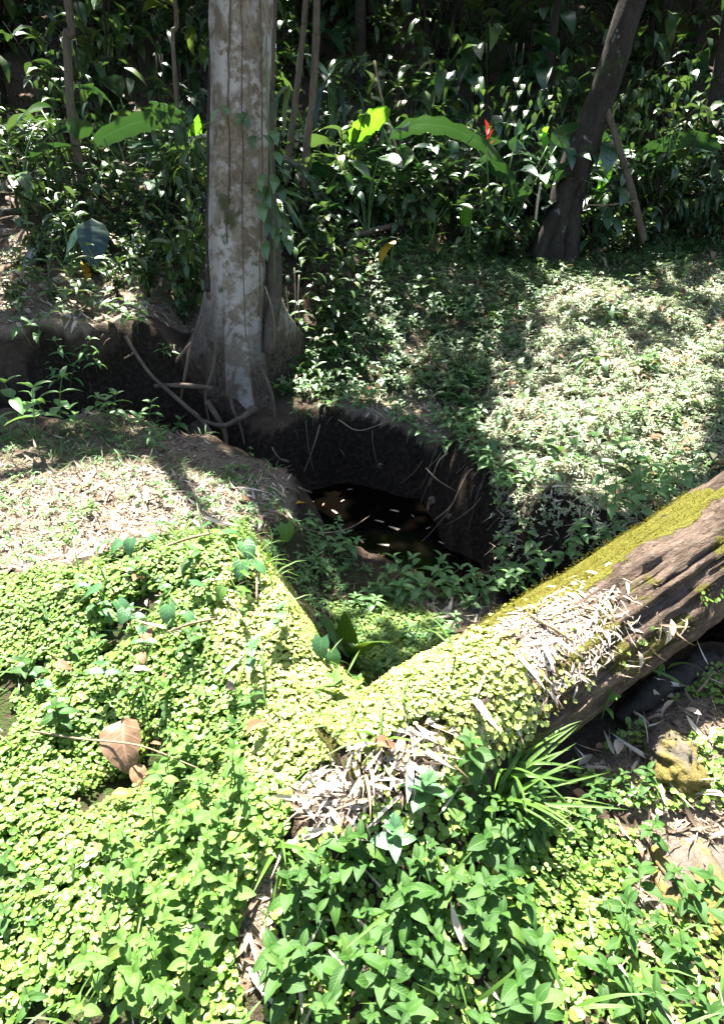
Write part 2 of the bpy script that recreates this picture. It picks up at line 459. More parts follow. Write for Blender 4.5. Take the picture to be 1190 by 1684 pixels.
def leafmat(name, c0, c1, c2=None, rough=.42, trans=.28, tcol=None, vein=.35, nveins=9.0, spec=.5, blotch=.0):
    """leaf: colour varies leaf by leaf between c0 and c1 (some c2), pale midrib and side veins in the UVs, light passes through"""
    m, nt, out = newmat(name)
    L = nt.links.new
    at = N(nt, 'ShaderNodeAttribute', attribute_name='tint'); oi = N(nt, 'ShaderNodeObjectInfo')
    r = math_n(nt, 'FRACT', math_n(nt, 'ADD', at.outputs['Fac'], oi.outputs['Random']))
    col = mix_c(nt, r, c0, c1)
    if c2 is not None:
        r2 = math_n(nt, 'FRACT', math_n(nt, 'MULTIPLY', r, 17.31))
        col = mix_c(nt, rampf(nt, r2, .86, .93), col, c2)
    tc = N(nt, 'ShaderNodeTexCoord')
    uv = N(nt, 'ShaderNodeSeparateXYZ'); L(tc.outputs['UV'], uv.inputs[0])
    du = math_n(nt, 'ABSOLUTE', math_n(nt, 'SUBTRACT', uv.outputs[0], .5))
    rib = math_n(nt, 'SUBTRACT', 1.0, rampf(nt, du, .015, .06))
    ph = math_n(nt, 'SUBTRACT', math_n(nt, 'MULTIPLY', uv.outputs[1], nveins), math_n(nt, 'MULTIPLY', du, nveins * .55))
    sv = math_n(nt, 'ABSOLUTE', math_n(nt, 'SUBTRACT', math_n(nt, 'FRACT', ph), .5))
    svl = math_n(nt, 'MULTIPLY', math_n(nt, 'SUBTRACT', 1.0, rampf(nt, sv, .02, .14)), .55)
    v = math_n(nt, 'MAXIMUM', rib, svl)
    vcol = mix_c(nt, .55, c1, (min(1, c1[0] * 1.9 + .03), min(1, c1[1] * 1.6 + .03), min(1, c1[2] * 1.9 + .03)))
    col = mix_c(nt, math_n(nt, 'MULTIPLY', v, vein), col, vcol)
    nz = noise(nt, 45.0, 3, .6, tc.outputs['Object'])
    hs = N(nt, 'ShaderNodeHueSaturation'); L(col, hs.inputs['Color'])
    L(math_n(nt, 'ADD', .72, math_n(nt, 'MULTIPLY', nz, .56)), hs.inputs['Value'])
    col = hs.outputs[0]
    if blotch:
        bn = noise(nt, 60, 2, .5, tc.outputs['Object'])
        col = mix_c(nt, math_n(nt, 'MULTIPLY', rampf(nt, bn, .66, .72), blotch), col, (.12, .09, .03))
    p = N(nt, 'ShaderNodeBsdfPrincipled'); L(col, p.inputs['Base Color'])
    p.inputs['Roughness'].default_value = rough; p.inputs['Specular IOR Level'].default_value = spec
    bp = N(nt, 'ShaderNodeBump'); bp.inputs['Strength'].default_value = .5; bp.inputs['Distance'].default_value = .002
    hgt = math_n(nt, 'ADD', math_n(nt, 'MULTIPLY', v, -.8), math_n(nt, 'MULTIPLY', nz, .6))
    L(hgt, bp.inputs['Height']); L(bp.outputs[0], p.inputs['Normal'])
    tr = N(nt, 'ShaderNodeBsdfTranslucent')
    tcol = tcol or (c1[0] * 2.0, c1[1] * 1.9, c1[2] * .8)
    tm = mix_c(nt, .55, col, tcol); L(tm, tr.inputs['Color'])
    mx = N(nt, 'ShaderNodeMixShader'); mx.inputs[0].default_value = trans
    L(p.outputs[0], mx.inputs[1]); L(tr.outputs[0], mx.inputs[2]); L(mx.outputs[0], out.inputs[0])
    return m
def drymat(name, c0, c1, c2, rough=.6, trans=.12):
    m, nt, out = newmat(name); L = nt.links.new
    at = N(nt, 'ShaderNodeAttribute', attribute_name='tint'); oi = N(nt, 'ShaderNodeObjectInfo')
    r = math_n(nt, 'FRACT', math_n(nt, 'ADD', at.outputs['Fac'], oi.outputs['Random']))
    col = mix_c(nt, rampf(nt, r, 0, .7), c0, c1)
    col = mix_c(nt, rampf(nt, r, .78, .9), col, c2)
    tc = N(nt, 'ShaderNodeTexCoord')
    uv = N(nt, 'ShaderNodeSeparateXYZ'); L(tc.outputs['UV'], uv.inputs[0])
    mp = N(nt, 'ShaderNodeMapping'); mp.inputs['Scale'].default_value = (14, 1.2, 1); L(tc.outputs['UV'], mp.inputs[0])
    st = noise(nt, 3.0, 4, .6, mp.outputs[0])
    nz = noise(nt, 40, 4, .6, tc.outputs['Object'])
    hs = N(nt, 'ShaderNodeHueSaturation'); L(col, hs.inputs['Color'])
    L(math_n(nt, 'ADD', .45, math_n(nt, 'ADD', math_n(nt, 'MULTIPLY', st, .6), math_n(nt, 'MULTIPLY', nz, .5))), hs.inputs['Value'])
    p = N(nt, 'ShaderNodeBsdfPrincipled'); L(hs.outputs[0], p.inputs['Base Color'])
    p.inputs['Roughness'].default_value = rough; p.inputs['Specular IOR Level'].default_value = .3
    bp = N(nt, 'ShaderNodeBump'); bp.inputs['Strength'].default_value = .6; bp.inputs['Distance'].default_value = .002
    L(math_n(nt, 'ADD', st, nz), bp.inputs['Height']); L(bp.outputs[0], p.inputs['Normal'])
    tr = N(nt, 'ShaderNodeBsdfTranslucent'); L(hs.outputs[0], tr.inputs['Color'])
    mx = N(nt, 'ShaderNodeMixShader'); mx.inputs[0].default_value = trans
    L(p.outputs[0], mx.inputs[1]); L(tr.outputs[0], mx.inputs[2]); L(mx.outputs[0], out.inputs[0])
    return m
def woodmat(name, cols, scale=3.0, stretch=.25, rough=.8, bump=.02, lichen=None, lich_lo=.55, moss=None, moss_lo=.6, bscale=1.0):
    m, nt, out = newmat(name); L = nt.links.new
    tc = N(nt, 'ShaderNodeTexCoord')
    mp = N(nt, 'ShaderNodeMapping'); mp.inputs['Scale'].default_value = (1, 1, stretch); L(tc.outputs['Object'], mp.inputs[0])
    n1 = noise(nt, scale, 6, .62, mp.outputs[0], .4); n2 = noise(nt, scale * 7, 5, .65, mp.outputs[0], .2)
    col = mix_c(nt, rampf(nt, n1, .35, .65), cols[0], cols[1])
    col = mix_c(nt, rampf(nt, n2, .45, .75), col, cols[2])
    hh = math_n(nt, 'ADD', math_n(nt, 'MULTIPLY', n1, .6), n2)
    if lichen is not None:
        l1 = noise(nt, 4.5, 5, .62, tc.outputs['Object'], .6); l2 = noise(nt, 22.0, 3, .6, tc.outputs['Object'], .3)
        lm = rampf(nt, math_n(nt, 'ADD', math_n(nt, 'MULTIPLY', l1, .72), math_n(nt, 'MULTIPLY', l2, .28)), lich_lo, lich_lo + .11)
        lc = mix_c(nt, l2, lichen, tuple(x * .72 for x in lichen))
        col = mix_c(nt, math_n(nt, 'MULTIPLY', lm, .88), col, lc)
    if moss is not None:
        m1 = noise(nt, 3.0, 5, .6, tc.outputs['Object'], .3); m2 = noise(nt, 90.0, 2, .6, tc.outputs['Object'])
        mm = rampf(nt, m1, moss_lo, moss_lo + .08)
        col = mix_c(nt, mm, col, mix_c(nt, m2, tuple(x * .5 for x in moss), moss))
        hh = math_n(nt, 'ADD', hh, math_n(nt, 'MULTIPLY', math_n(nt, 'MULTIPLY', mm, m2), .8))
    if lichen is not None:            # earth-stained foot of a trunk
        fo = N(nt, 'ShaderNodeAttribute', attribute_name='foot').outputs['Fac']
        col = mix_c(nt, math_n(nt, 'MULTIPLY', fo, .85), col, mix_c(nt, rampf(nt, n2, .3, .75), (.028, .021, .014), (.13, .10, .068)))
    p = N(nt, 'ShaderNodeBsdfPrincipled'); L(col, p.inputs['Base Color']); p.inputs['Roughness'].default_value = rough
    p.inputs['Specular IOR Level'].default_value = .25
    bp = N(nt, 'ShaderNodeBump'); bp.inputs['Strength'].default_value = .8; bp.inputs['Distance'].default_value = bump
    L(hh, bp.inputs['Height']); L(bp.outputs[0], p.inputs['Normal']); L(p.outputs[0], out.inputs[0])
    return m

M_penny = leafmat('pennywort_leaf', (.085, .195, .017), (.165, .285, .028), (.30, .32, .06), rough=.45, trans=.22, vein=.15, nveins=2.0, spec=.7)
M_pale = leafmat('pale_pennywort_leaf', (.20, .29, .040), (.34, .41, .08), (.44, .42, .14), rough=.42, trans=.22, vein=.15, nveins=2.0, spec=1.0)  # pennywort copy coloured paler to stand in for strong sun
M_penny2 = leafmat('pit_cover_leaf', (.12, .22, .035), (.21, .32, .06), (.25, .25, .07), rough=.5, trans=.22, vein=.15, nveins=2.0)
M_mint = leafmat('mint_leaf', (.056, .142, .017), (.10, .205, .030), (.14, .20, .03), spec=.4, rough=.5, trans=.25, vein=.8, blotch=.25)
M_herb = leafmat('herb_leaf', (.026, .082, .012), (.05, .13, .018), (.075, .15, .022), rough=.5, trans=.24, spec=.35, vein=.8, blotch=.2)
M_shelf = leafmat('shelf_leaf', (.08, .185, .055), (.14, .275, .085), None, rough=.36, trans=.25, vein=.35)
M_creep = leafmat('creeper_leaf', (.05, .125, .032), (.14, .24, .075), (.28, .28, .14), rough=.43, trans=.22, vein=.2, nveins=5, spec=.9)
M_creep2 = leafmat('weed_leaf', (.035, .10, .022), (.075, .165, .035), None, rough=.42, trans=.22, vein=.3, nveins=6, spec=.7)
M_straw_lit = drymat('straw_lit', (.74, .66, .54), (.56, .47, .36), (.32, .22, .14), rough=.55)  # straw coloured whiter to stand in for glaring sun
M_fine = leafmat('fine_pale_leaf', (.15, .23, .09), (.30, .36, .19), (.42, .40, .28), rough=.42, trans=.2, vein=.1, nveins=4, spec=1.0)  # finer leaves, with the sun's glare on the slope put into their paler colour
M_dark_litter = drymat('dark_litter', (.24, .18, .125), (.17, .12, .08), (.10, .07, .05))  # brown litter, darkened to carry the shade of the upper ledge
M_jung = leafmat('jungle_leaf', (.022, .055, .016), (.05, .105, .028), (.10, .16, .03), rough=.33, trans=.22, vein=.3, spec=.7)
M_jung2 = leafmat('jungle_leaf_pale', (.035, .08, .025), (.075, .14, .045), (.15, .19, .03), rough=.36, trans=.25, vein=.3, spec=.65)
M_big = leafmat('broad_leaf', (.022, .068, .028), (.04, .105, .04), None, rough=.32, trans=.13, tcol=(.10, .26, .02), vein=.9, nveins=22, spec=1.0, blotch=.5)
M_dark = leafmat('dark_broad_leaf', (.010, .032, .020), (.018, .048, .028), None, rough=.28, trans=.10, vein=.5, nveins=7, spec=.6)
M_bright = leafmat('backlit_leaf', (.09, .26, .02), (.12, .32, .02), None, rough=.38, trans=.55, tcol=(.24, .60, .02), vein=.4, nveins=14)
M_heart = leafmat('heart_leaf', (.05, .14, .055), (.09, .21, .075), None, rough=.30, trans=.22, vein=.5, nveins=6, spec=.65)
M_grassb = leafmat('grass_blade', (.062, .145, .016), (.105, .205, .026), None, rough=.55, trans=.28, vein=.3, nveins=0.5)
M_grass = leafmat('turf_blade', (.05, .12, .03), (.10, .19, .05), (.28, .24, .12), rough=.5, trans=.2, vein=.1, nveins=.5)
M_yellow = leafmat('yellow_leaf', (.50, .30, .02), (.55, .36, .03), None, rough=.45, trans=.25, vein=.3, tcol=(.6, .4, .02))
M_red = leafmat('red_bract', (.35, .03, .02), (.45, .05, .03), None, rough=.4, trans=.15, vein=.2, tcol=(.5, .05, .02))
M_canopy = leafmat('canopy_leaf', (.03, .07, .02), (.05, .11, .03), None, rough=.45, trans=.12, vein=.2)
M_straw = drymat('straw', (.62, .54, .43), (.50, .41, .30), (.24, .15, .10))
M_brown = drymat('brown_leaf', (.30, .18, .10), (.24, .135, .075), (.20, .11, .06), rough=.55, trans=.15)
M_twig = woodmat('twig_bark', ((.22, .16, .10), (.30, .23, .15), (.15, .10, .06)), 20, .3, .8, .003)
M_stem = leafmat('green_stem', (.08, .17, .05), (.12, .2, .06), None, rough=.5, trans=.05, vein=0)
M_root = woodmat('root_bark', ((.10, .075, .055), (.16, .125, .09), (.06, .045, .03)), 9, .4, .9, .008)
M_trunk = woodmat('pale_trunk_bark', ((.17, .135, .09), (.29, .245, .18), (.10, .075, .045)), 6.0, .55, .85, .008, lichen=(.54, .505, .455), lich_lo=.455, moss=(.085, .10, .04), moss_lo=.57)
M_but = woodmat('buttress_bark', ((.085, .07, .052), (.13, .11, .085), (.05, .04, .028)), 6.0, .5, .9, .015, lichen=(.34, .35, .32), lich_lo=.60, moss=(.06, .09, .03), moss_lo=.58)
M_darkbark = woodmat('dark_bark', ((.030, .025, .020), (.055, .046, .038), (.016, .013, .011)), 7, .35, .9, .012, lichen=(.36, .36, .34), lich_lo=.585, moss=(.05, .08, .03), moss_lo=.58)
M_pole = woodmat('pole_bark', ((.11, .085, .06), (.17, .14, .10), (.06, .045, .035)), 9, .2, .85, .005)
M_fallen = woodmat('fallen_branch_bark', ((.22, .16, .10), (.36, .29, .20), (.13, .09, .06)), 8, .3, .85, .006)
M_stone = woodmat('mossy_stone', ((.10, .085, .07), (.16, .14, .11), (.06, .05, .04)), 9, 1, .9, .01, moss=(.20, .16, .045), moss_lo=.42)

M_bstone = woodmat('bank_stone', ((.10, .085, .065), (.17, .145, .11), (.06, .05, .04)), 14, 1, .9, .006)
# ground: dark forest soil; attribute 'straw' = share of dry litter, 'green' = moss and tiny seedlings
def ground_mat():
    m, nt, out = newmat('forest_soil'); L = nt.links.new
    tc = N(nt, 'ShaderNodeTexCoord'); co = tc.outputs['Object']
    n1 = noise(nt, 2.2, 6, .6, co); n2 = noise(nt, 28, 5, .65, co); n3 = noise(nt, 140, 3, .6, co)
    soil = mix_c(nt, rampf(nt, n1, .35, .65), (.045, .032, .022), (.085, .062, .042))
    soil = mix_c(nt, rampf(nt, n2, .45, .8), soil, (.13, .10, .07))
    st = N(nt, 'ShaderNodeAttribute', attribute_name='straw').outputs['Fac']
    gr = N(nt, 'ShaderNodeAttribute', attribute_name='green').outputs['Fac']
    we = N(nt, 'ShaderNodeAttribute', attribute_name='wet_shade').outputs['Fac']
    soil = mix_c(nt, we, soil, mix_c(nt, rampf(nt, n2, .4, .75), (.017, .0125, .0085), (.055, .041, .029)))
    strawc = mix_c(nt, n2, (.22, .165, .11), (.46, .38, .28))
    col = mix_c(nt, math_n(nt, 'MULTIPLY', st, rampf(nt, n3, .25, .6)), soil, strawc)
    grc = mix_c(nt, n3, (.03, .05, .012), (.07, .11, .025))
    col = mix_c(nt, math_n(nt, 'MULTIPLY', gr, rampf(nt, n2, .35, .6)), col, grc)
    p = N(nt, 'ShaderNodeBsdfPrincipled'); L(col, p.inputs['Base Color']); p.inputs['Roughness'].default_value = .95
    p.inputs['Specular IOR Level'].default_value = .15
    bp = N(nt, 'ShaderNodeBump'); bp.inputs['Strength'].default_value = 1.0; bp.inputs['Distance'].default_value = .03
    L(math_n(nt, 'ADD', n2, math_n(nt, 'MULTIPLY', n3, .5)), bp.inputs['Height']); L(bp.outputs[0], p.inputs['Normal'])
    L(p.outputs[0], out.inputs[0])
    return m

# ------------------------------------------------------------------ zones on the ground (corner points looked up once on the terrain)
Z_mound = wpoly([(-420, 1010), (-120, 1000), (92, 962), (300, 903), (400, 888), (434, 925), (484, 1000), (518, 1060), (548, 1140), (600, 1140), (700, 1085), (750, 1075), (770, 1110), (720, 1170), (670, 1210), (610, 1240),
                 (570, 1270), (520, 1300), (480, 1310), (470, 1380), (400, 1470), (400, 1800), (-420, 1800)])
_c = ground_at(300, 1100)[:2]
Z_mound = np.array([q + ((q - _c) / np.linalg.norm(q - _c) * (.28 if i > 3 else .2) if i < 8 else 0) for i, q in enumerate(Z_mound)])
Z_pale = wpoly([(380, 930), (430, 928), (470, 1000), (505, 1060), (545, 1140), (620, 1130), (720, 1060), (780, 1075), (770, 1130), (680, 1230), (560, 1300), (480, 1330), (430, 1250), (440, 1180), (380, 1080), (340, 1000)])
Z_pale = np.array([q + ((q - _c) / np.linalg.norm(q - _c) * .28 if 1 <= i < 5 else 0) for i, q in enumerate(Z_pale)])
Z_penny2 = wpoly([(830, 1345), (930, 1330), (1040, 1370), (1050, 1440), (1010, 1530), (930, 1640), (830, 1600), (800, 1480)])
Z_under = wpoly([(450, 1400), (560, 1370), (700, 1340), (800, 1330), (820, 1480), (880, 1720), (420, 1720), (440, 1560)])
Z_penny4 = wpoly([(900, 1580), (1010, 1520), (1190, 1500), (1600, 1450), (1600, 1800), (880, 1780)])
Z_penny3 = wpoly([(930, 1230), (1050, 1110), (1160, 1090), (1500, 1100), (1500, 1300), (1120, 1330), (1040, 1340), (960, 1320)])
Z_pit = wpoly([(540, 1000), (650, 995), (720, 1020), (740, 1060), (690, 1085), (600, 1130), (560, 1070)], H)
Z_pitall = wpoly([(430, 880), (500, 860), (560, 912), (640, 940), (790, 945), (850, 960), (800, 1000), (700, 1080), (600, 1135), (560, 1070), (500, 985), (440, 915)], H)
Z_ledge = wpoly([(-400, 705), (-150, 700), (92, 700), (260, 705), (350, 730), (440, 765), (485, 805), (470, 850), (400, 868), (250, 880), (92, 930), (-150, 960), (-420, 990)], H)
Z_ledge_hot = wpoly([(60, 790), (200, 765), (330, 790), (480, 800), (480, 840), (400, 868), (250, 880), (92, 930), (-150, 960), (-420, 990), (-420, 860), (-150, 850)], H)
Z_pitstraw = wpoly([(640, 985), (790, 980), (830, 1000), (790, 1035), (700, 1030)], H)
Z_pile = wpoly([(480, 1290), (560, 1240), (620, 1230), (680, 1190), (740, 1120), (800, 1050), (880, 1020), (920, 1060), (860, 1110), (780, 1180), (700, 1260), (680, 1310), (600, 1340), (540, 1370), (500, 1350)])
Z_heap = wpoly([(475, 1300), (520, 1255), (575, 1235), (620, 1205), (700, 1185), (750, 1205), (735, 1270), (700, 1330), (640, 1375), (560, 1400), (510, 1385)])
Z_botstraw = wpoly([(360, 1530), (420, 1440), (470, 1400), (500, 1440), (450, 1520), (420, 1640), (330, 1640)])
Z_rightstraw = wpoly([(940, 1260), (1060, 1100), (1190, 1080), (1600, 1080), (1600, 1560), (1030, 1540), (1000, 1400), (1060, 1360)])
Z_leftbank = wpoly([(-150, 380), (92, 390), (230, 380), (330, 420), (335, 520), (300, 548), (92, 550), (-150, 552)], H)
Z_slope = np.array([pz(*q)[:2] for q in ((450, 655, -.2), (560, 668, -.2), (660, 696, -.3), (740, 716, -.28), (800, 775, -.26), (850, 804, -.23), (900, 816, -.2), (1000, 838, -.24), (1190, 850, -.27))] +
                   [(4.5, 3.0), (8, 4), (8, 9.3), (4, 9.6), (2, 9.0), (.6, 8.2), (-.3, 7.2), (-.6, 6.2)])
Z_lip = np.array([pz(*q)[:2] for q in ((540, 640, -.1), (700, 640, -.12), (760, 690, -.2), (730, 718, -.28), (660, 700, -.3), (560, 672, -.2))])
Z_lip2 = np.array([pz(*q)[:2] for q in ((830, 770, -.2), (950, 740, -.12), (1020, 800, -.2), (960, 830, -.22), (880, 818, -.2))])

# ------------------------------------------------------------------ ground mesh
nx_, ny_ = len(gx), len(gy)
idx = np.arange(nx_ * ny_).reshape(ny_, nx_)
GF = np.stack([idx[:-1, :-1], idx[:-1, 1:], idx[1:, 1:], idx[1:, :-1]], -1).reshape(-1, 4)
fx, fy = GX.ravel(), GY.ravel()
straw = np.zeros(len(fx)); green = np.zeros(len(fx))
for z_, a_ in ((Z_ledge, .65), (Z_ledge_hot, 1), (Z_pitstraw, 1), (Z_pile, 1), (Z_botstraw, 1), (Z_rightstraw, .8), (Z_leftbank, .9), (Z_lip, .9), (Z_lip2, .9)):
    straw = np.maximum(straw, inside(fx, fy, z_) * a_)
for z_, a_ in ((Z_mound, 1), (Z_pit, 1), (Z_slope, .5), (Z_penny2, 1), (Z_pitall, .6)):
    green = np.maximum(green, inside(fx, fy, z_) * a_)
straw = np.maximum(straw, (fy > 6.3) * .25)
fzz = GZ.ravel()
Z_cut = np.array([q[:2] for q in FAR] + [(4.5, 2.2), (1.3, 2.5), (.9, 3.2)] + [pz(*q)[:2] for q in ((790, 940, -.83), (640, 937, -.83), (560, 912, -.77), (500, 870, -.5))] + [q[:2] for q in NEAR])
wet_shade = inside(fx + .05 * fbm(fx * 6, fy * 6, 3), fy + .05 * fbm(fx * 6 + 4, fy * 6, 3), Z_cut).astype(float)  # damp earth of the cut, darkened further to stand in for its shade
straw = straw * (1 - .85 * wet_shade); green = green * (1 - wet_shade)
gme = np_mesh('ground', np.stack([fx, fy, GZ.ravel()], -1), GF, mats=[ground_mat()], extra={'straw': straw, 'green': green, 'wet_shade': wet_shade})
tag(link('ground', gme), kind='structure')

# ------------------------------------------------------------------ stream water
def water_mat():
    m, nt, out = newmat('stream_water'); L = nt.links.new
    tc = N(nt, 'ShaderNodeTexCoord')
    n1 = noise(nt, 2.0, 3, .5, tc.outputs['Object']); n2 = noise(nt, 14, 2, .5, tc.outputs['Object'])
    col = mix_c(nt, n1, (.0012, .0009, .0006), (.0028, .002, .0013))
    p = N(nt, 'ShaderNodeBsdfPrincipled'); L(col, p.inputs['Base Color']); p.inputs['Roughness'].default_value = .06
    p.inputs['IOR'].default_value = 1.33; p.inputs['Specular IOR Level'].default_value = .5
    bp = N(nt, 'ShaderNodeBump'); bp.inputs['Strength'].default_value = .12; bp.inputs['Distance'].default_value = .01
    L(n2, bp.inputs['Height']); L(bp.outputs[0], p.inputs['Normal']); L(p.outputs[0], out.inputs[0])
    return m
WZ = -.86
wx = np.linspace(-6, 6, 49); wy = np.linspace(2.2, 6.2, 17)
WX, WY = np.meshgrid(wx, wy)
wi = np.arange(len(wx) * len(wy)).reshape(len(wy), len(wx))
tag(link('stream_water', np_mesh('stream_water', np.stack([WX.ravel(), WY.ravel(), np.full(WX.size, WZ)], -1),
    np.stack([wi[:-1, :-1], wi[:-1, 1:], wi[1:, 1:], wi[1:, :-1]], -1).reshape(-1, 4), mats=[water_mat()])), kind='structure')

# ================================================================== TREES
def strands(parent, name, path, rad, mat, seg=7, n=24, lumps=.1, seed=0.0):
    pts = curve_pts(path, n)
    r = np.interp(np.linspace(0, 1, n), np.linspace(0, 1, len(rad)), rad)
    return link(name, tube_mesh(name, pts, r, mat, seg, lumps, seed), parent)
def local(pts, base):
    return [np.asarray(p, float) - np.asarray(base, float) for p in pts]

TREES = []      # (empty, crown centre xy) for the leaf canopy above
def tree(name, label, base, path, rad, mat, seg=20, n=60, lumps=.10, group=None, shape=None, seed=0.0):
    t = thing(name, label, 'tree', base, 0, group)
    pts = curve_pts(local(path, base), n)
    r = np.interp(np.linspace(0, 1, n), np.linspace(0, 1, len(rad)), rad)
    link('trunk', tube_mesh('trunk', pts, r, mat, seg, lumps, seed, shape), t)
    TREES.append((t, np.array(path[-1][:2], float)))
    return t

# the big pale tree on the edge of the far bank
TB = pz(405, 668, -.30)
TY = 5.85
tp = [pY(398, 700, 5.70), pY(393, 640, 5.82), pY(390, 560, TY), pY(391, 450, TY), pY(393, 300, TY), pY(394, 171, TY), pY(396, -40, TY)]
tp += [tp[-1] + np.array([.02, .03, 1.2]), tp[-1] + np.array([-.5, .5, 3.0]), tp[-1] + np.array([-1.6, 1.6, 4.3])]
def big_trunk():
    t = thing('large_tree', 'large pale lichen-covered tree with buttress roots at the stream edge', 'tree', tuple(TB))
    P = np.array(tp); P = P[np.argsort(P[:, 2])]
    zs = np.concatenate([np.linspace(-1.0, 1.4, 96), np.linspace(1.43, 3.2, 50), np.linspace(3.3, P[-1, 2], 30)])
    na = 110
    th = np.linspace(0, 2 * np.pi, na, endpoint=False)              # 0 = towards the stream, + to the right
    cx = np.interp(zs, P[:, 2], P[:, 0]); cy = np.interp(zs, P[:, 2], P[:, 1])
    r0 = np.interp(zs, [-1, 0, .8, 3, 5, 9], [.285, .265, .25, .235, .22, .15])
    ZZ, TT = np.meshgrid(zs, th, indexing='ij')
    R_ = np.repeat(r0[:, None], na, 1)
    for deg, A, zg, h, w, bend in ((20, .17, -.38, .30, 20, 12), (-86, .55, .0, .28, 12, 6), (-45, .28, -.38, .26, 13, -8), (115, .42, .30, .36, 12, 8), (62, .14, -.25, .25, 12, 0), (150, .5, .15, .35, 13, 0), (-140, .5, .15, .35, 13, 0)):
        d = np.degrees(TT) - (deg + bend * np.exp(-np.maximum(ZZ - zg, 0) / .4)); d = (d + 180) % 360 - 180
        k = np.exp(-np.maximum(ZZ - zg, 0) / h)
        R_ = R_ + A * k * np.exp(-(d / (w + 8 * (1 - k))) ** 2) + .018 * np.exp(-(d / 22) ** 2) * np.exp(-np.maximum(ZZ - zg, 0) / 1.6)
    R_ = R_ + .035 * fbm(TT * 0 + np.cos(TT) * 1.6 + 7, np.sin(TT) * 1.6 + ZZ * 1.1, 4) + .018 * fbm(np.cos(TT) * 4 + 3 + ZZ * 2.2, np.sin(TT) * 4 + ZZ * 5.5, 4)
    V = np.stack([cx[:, None] + np.sin(TT) * R_, cy[:, None] - np.cos(TT) * R_, ZZ], -1)
    n = len(zs); idx = np.arange(n * na).reshape(n, na)
    F = np.stack([idx[:-1], np.roll(idx, -1, 1)[:-1], np.roll(idx, -1, 1)[1:], idx[1:]], -1).reshape(-1, 4)
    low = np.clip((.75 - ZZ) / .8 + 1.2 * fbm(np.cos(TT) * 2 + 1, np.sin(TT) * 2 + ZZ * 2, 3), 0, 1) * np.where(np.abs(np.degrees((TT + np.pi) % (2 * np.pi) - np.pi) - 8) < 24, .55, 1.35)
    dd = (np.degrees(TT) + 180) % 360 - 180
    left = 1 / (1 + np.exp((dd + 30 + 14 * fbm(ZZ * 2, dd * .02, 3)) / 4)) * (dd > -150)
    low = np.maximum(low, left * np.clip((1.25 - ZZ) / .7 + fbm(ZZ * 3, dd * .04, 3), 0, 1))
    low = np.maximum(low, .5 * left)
    link('trunk', np_mesh('trunk', V.reshape(-1, 3) - TB, F, mats=[M_trunk], extra={'foot': low.ravel()}), t)
    TREES.append((t, np.array(tp[-1][:2], float)))
    return t
big = big_trunk()
rt = lambda L: local(L, TB)
strands(big, 'strangler_root', rt([pY(446, -30, 5.9), pY(440, 171, 5.88), pY(444, 330, 5.86), pY(452, 470, 5.8), pY(440, 580, 5.7)]), [.05, .055, .06, .07, .05], M_but, 9, 34, .15, 8.0)
strands(big, 'strangler_root', rt([pY(352, -30, 5.8), pY(346, 171, 5.78), pY(345, 330, 5.76), pY(342, 480, 5.70)]), [.022, .024, .028, .03], M_darkbark, 8, 30, .12, 9.0)
strands(big, 'surface_root', rt([pY(205, 552, 5.45), pY(245, 612, 5.36), pY(285, 650, 5.3), pY(330, 690, 5.25), pY(350, 715, 5.2)]), [.014, .016, .02, .02, .014], M_root, 8, 30, .15, 1.0)
strands(big, 'surface_root', rt([pY(330, 690, 5.28), pY(365, 700, 5.2), pY(395, 688, 5.22), pY(420, 672, 5.4)]), [.014, .022, .025, .035], M_root, 8, 24, .15, 2.0)
strands(big, 'surface_root', rt([pY(432, 700, 5.4), pY(436, 735, 5.3), pY(455, 752, 5.2), pY(475, 760, 5.1)]), [.05, .03, .025, .015], M_root, 8, 24, .15, 3.0)
strands(big, 'surface_root', rt([pY(255, 634, 5.4), pY(300, 634, 5.35), pY(350, 638, 5.32)]), [.02, .025, .02], M_root, 8, 16, .12, 4.0)
strands(big, 'surface_root', rt([pY(340, 660, 5.4), pY(365, 700, 5.3), pY(372, 730, 5.2), pY(365, 760, 5.1)]), [.03, .025, .02, .01], M_root, 8, 16, .12, 5.0)
def wander(P, a, k):
    s = np.arange(len(P))
    P = P.copy(); P[:, 0] += a * 2 * fbm(s * .13 + 5 * k, s * 0 + k, 3); return P
for k, (a, b, c, d) in enumerate((((330, 520, 5.6), (312, 580, 5.5), (300, 640, 5.45), (292, 700, 5.4)), ((318, 560, 5.55), (285, 600, 5.5), (262, 630, 5.45), (235, 690, 5.4)), ((356, 560, 5.5), (350, 610, 5.42), (338, 650, 5.4), (345, 700, 5.35)),
                                  ((300, 575, 5.6), (270, 580, 5.55), (240, 572, 5.5), (205, 590, 5.5)), ((385, 610, 5.45), (380, 660, 5.38), (395, 700, 5.3), (402, 730, 5.2)), ((428, 600, 5.5), (445, 640, 5.4), (452, 680, 5.35), (450, 720, 5.3)))):
    strands(big, 'surface_root', rt([pY(*a), pY(*b), pY(*c), pY(*d)]), [.012, .017, .013, .008], M_root, 7, 20, .2, 20 + k)
# liana stems lying flat on the trunk
for k, (pts, r) in enumerate(((((396, -20, 5.60), (398, 171, 5.605), (399, 300, 5.60), (401, 420, 5.585), (404, 560, 5.46)), .007),
                              (((378, -20, 5.60), (377, 171, 5.61), (376, 260, 5.61), (374, 400, 5.60)), .010),
                              (((428, -20, 5.66), (430, 171, 5.66), (431, 300, 5.65), (428, 420, 5.63), (425, 520, 5.6)), .009))):
    l = link('liana_stem', tube_mesh('liana_stem', wander(curve_pts([pY(*q) for q in pts], 60), .016, k), r * .6, M_root, 6))
    tag(l, ('dark thread-like liana running down the middle of the pale trunk', 'dark liana on the left half of the pale trunk', 'dark liana along the right edge of the pale trunk')[k], 'liana')

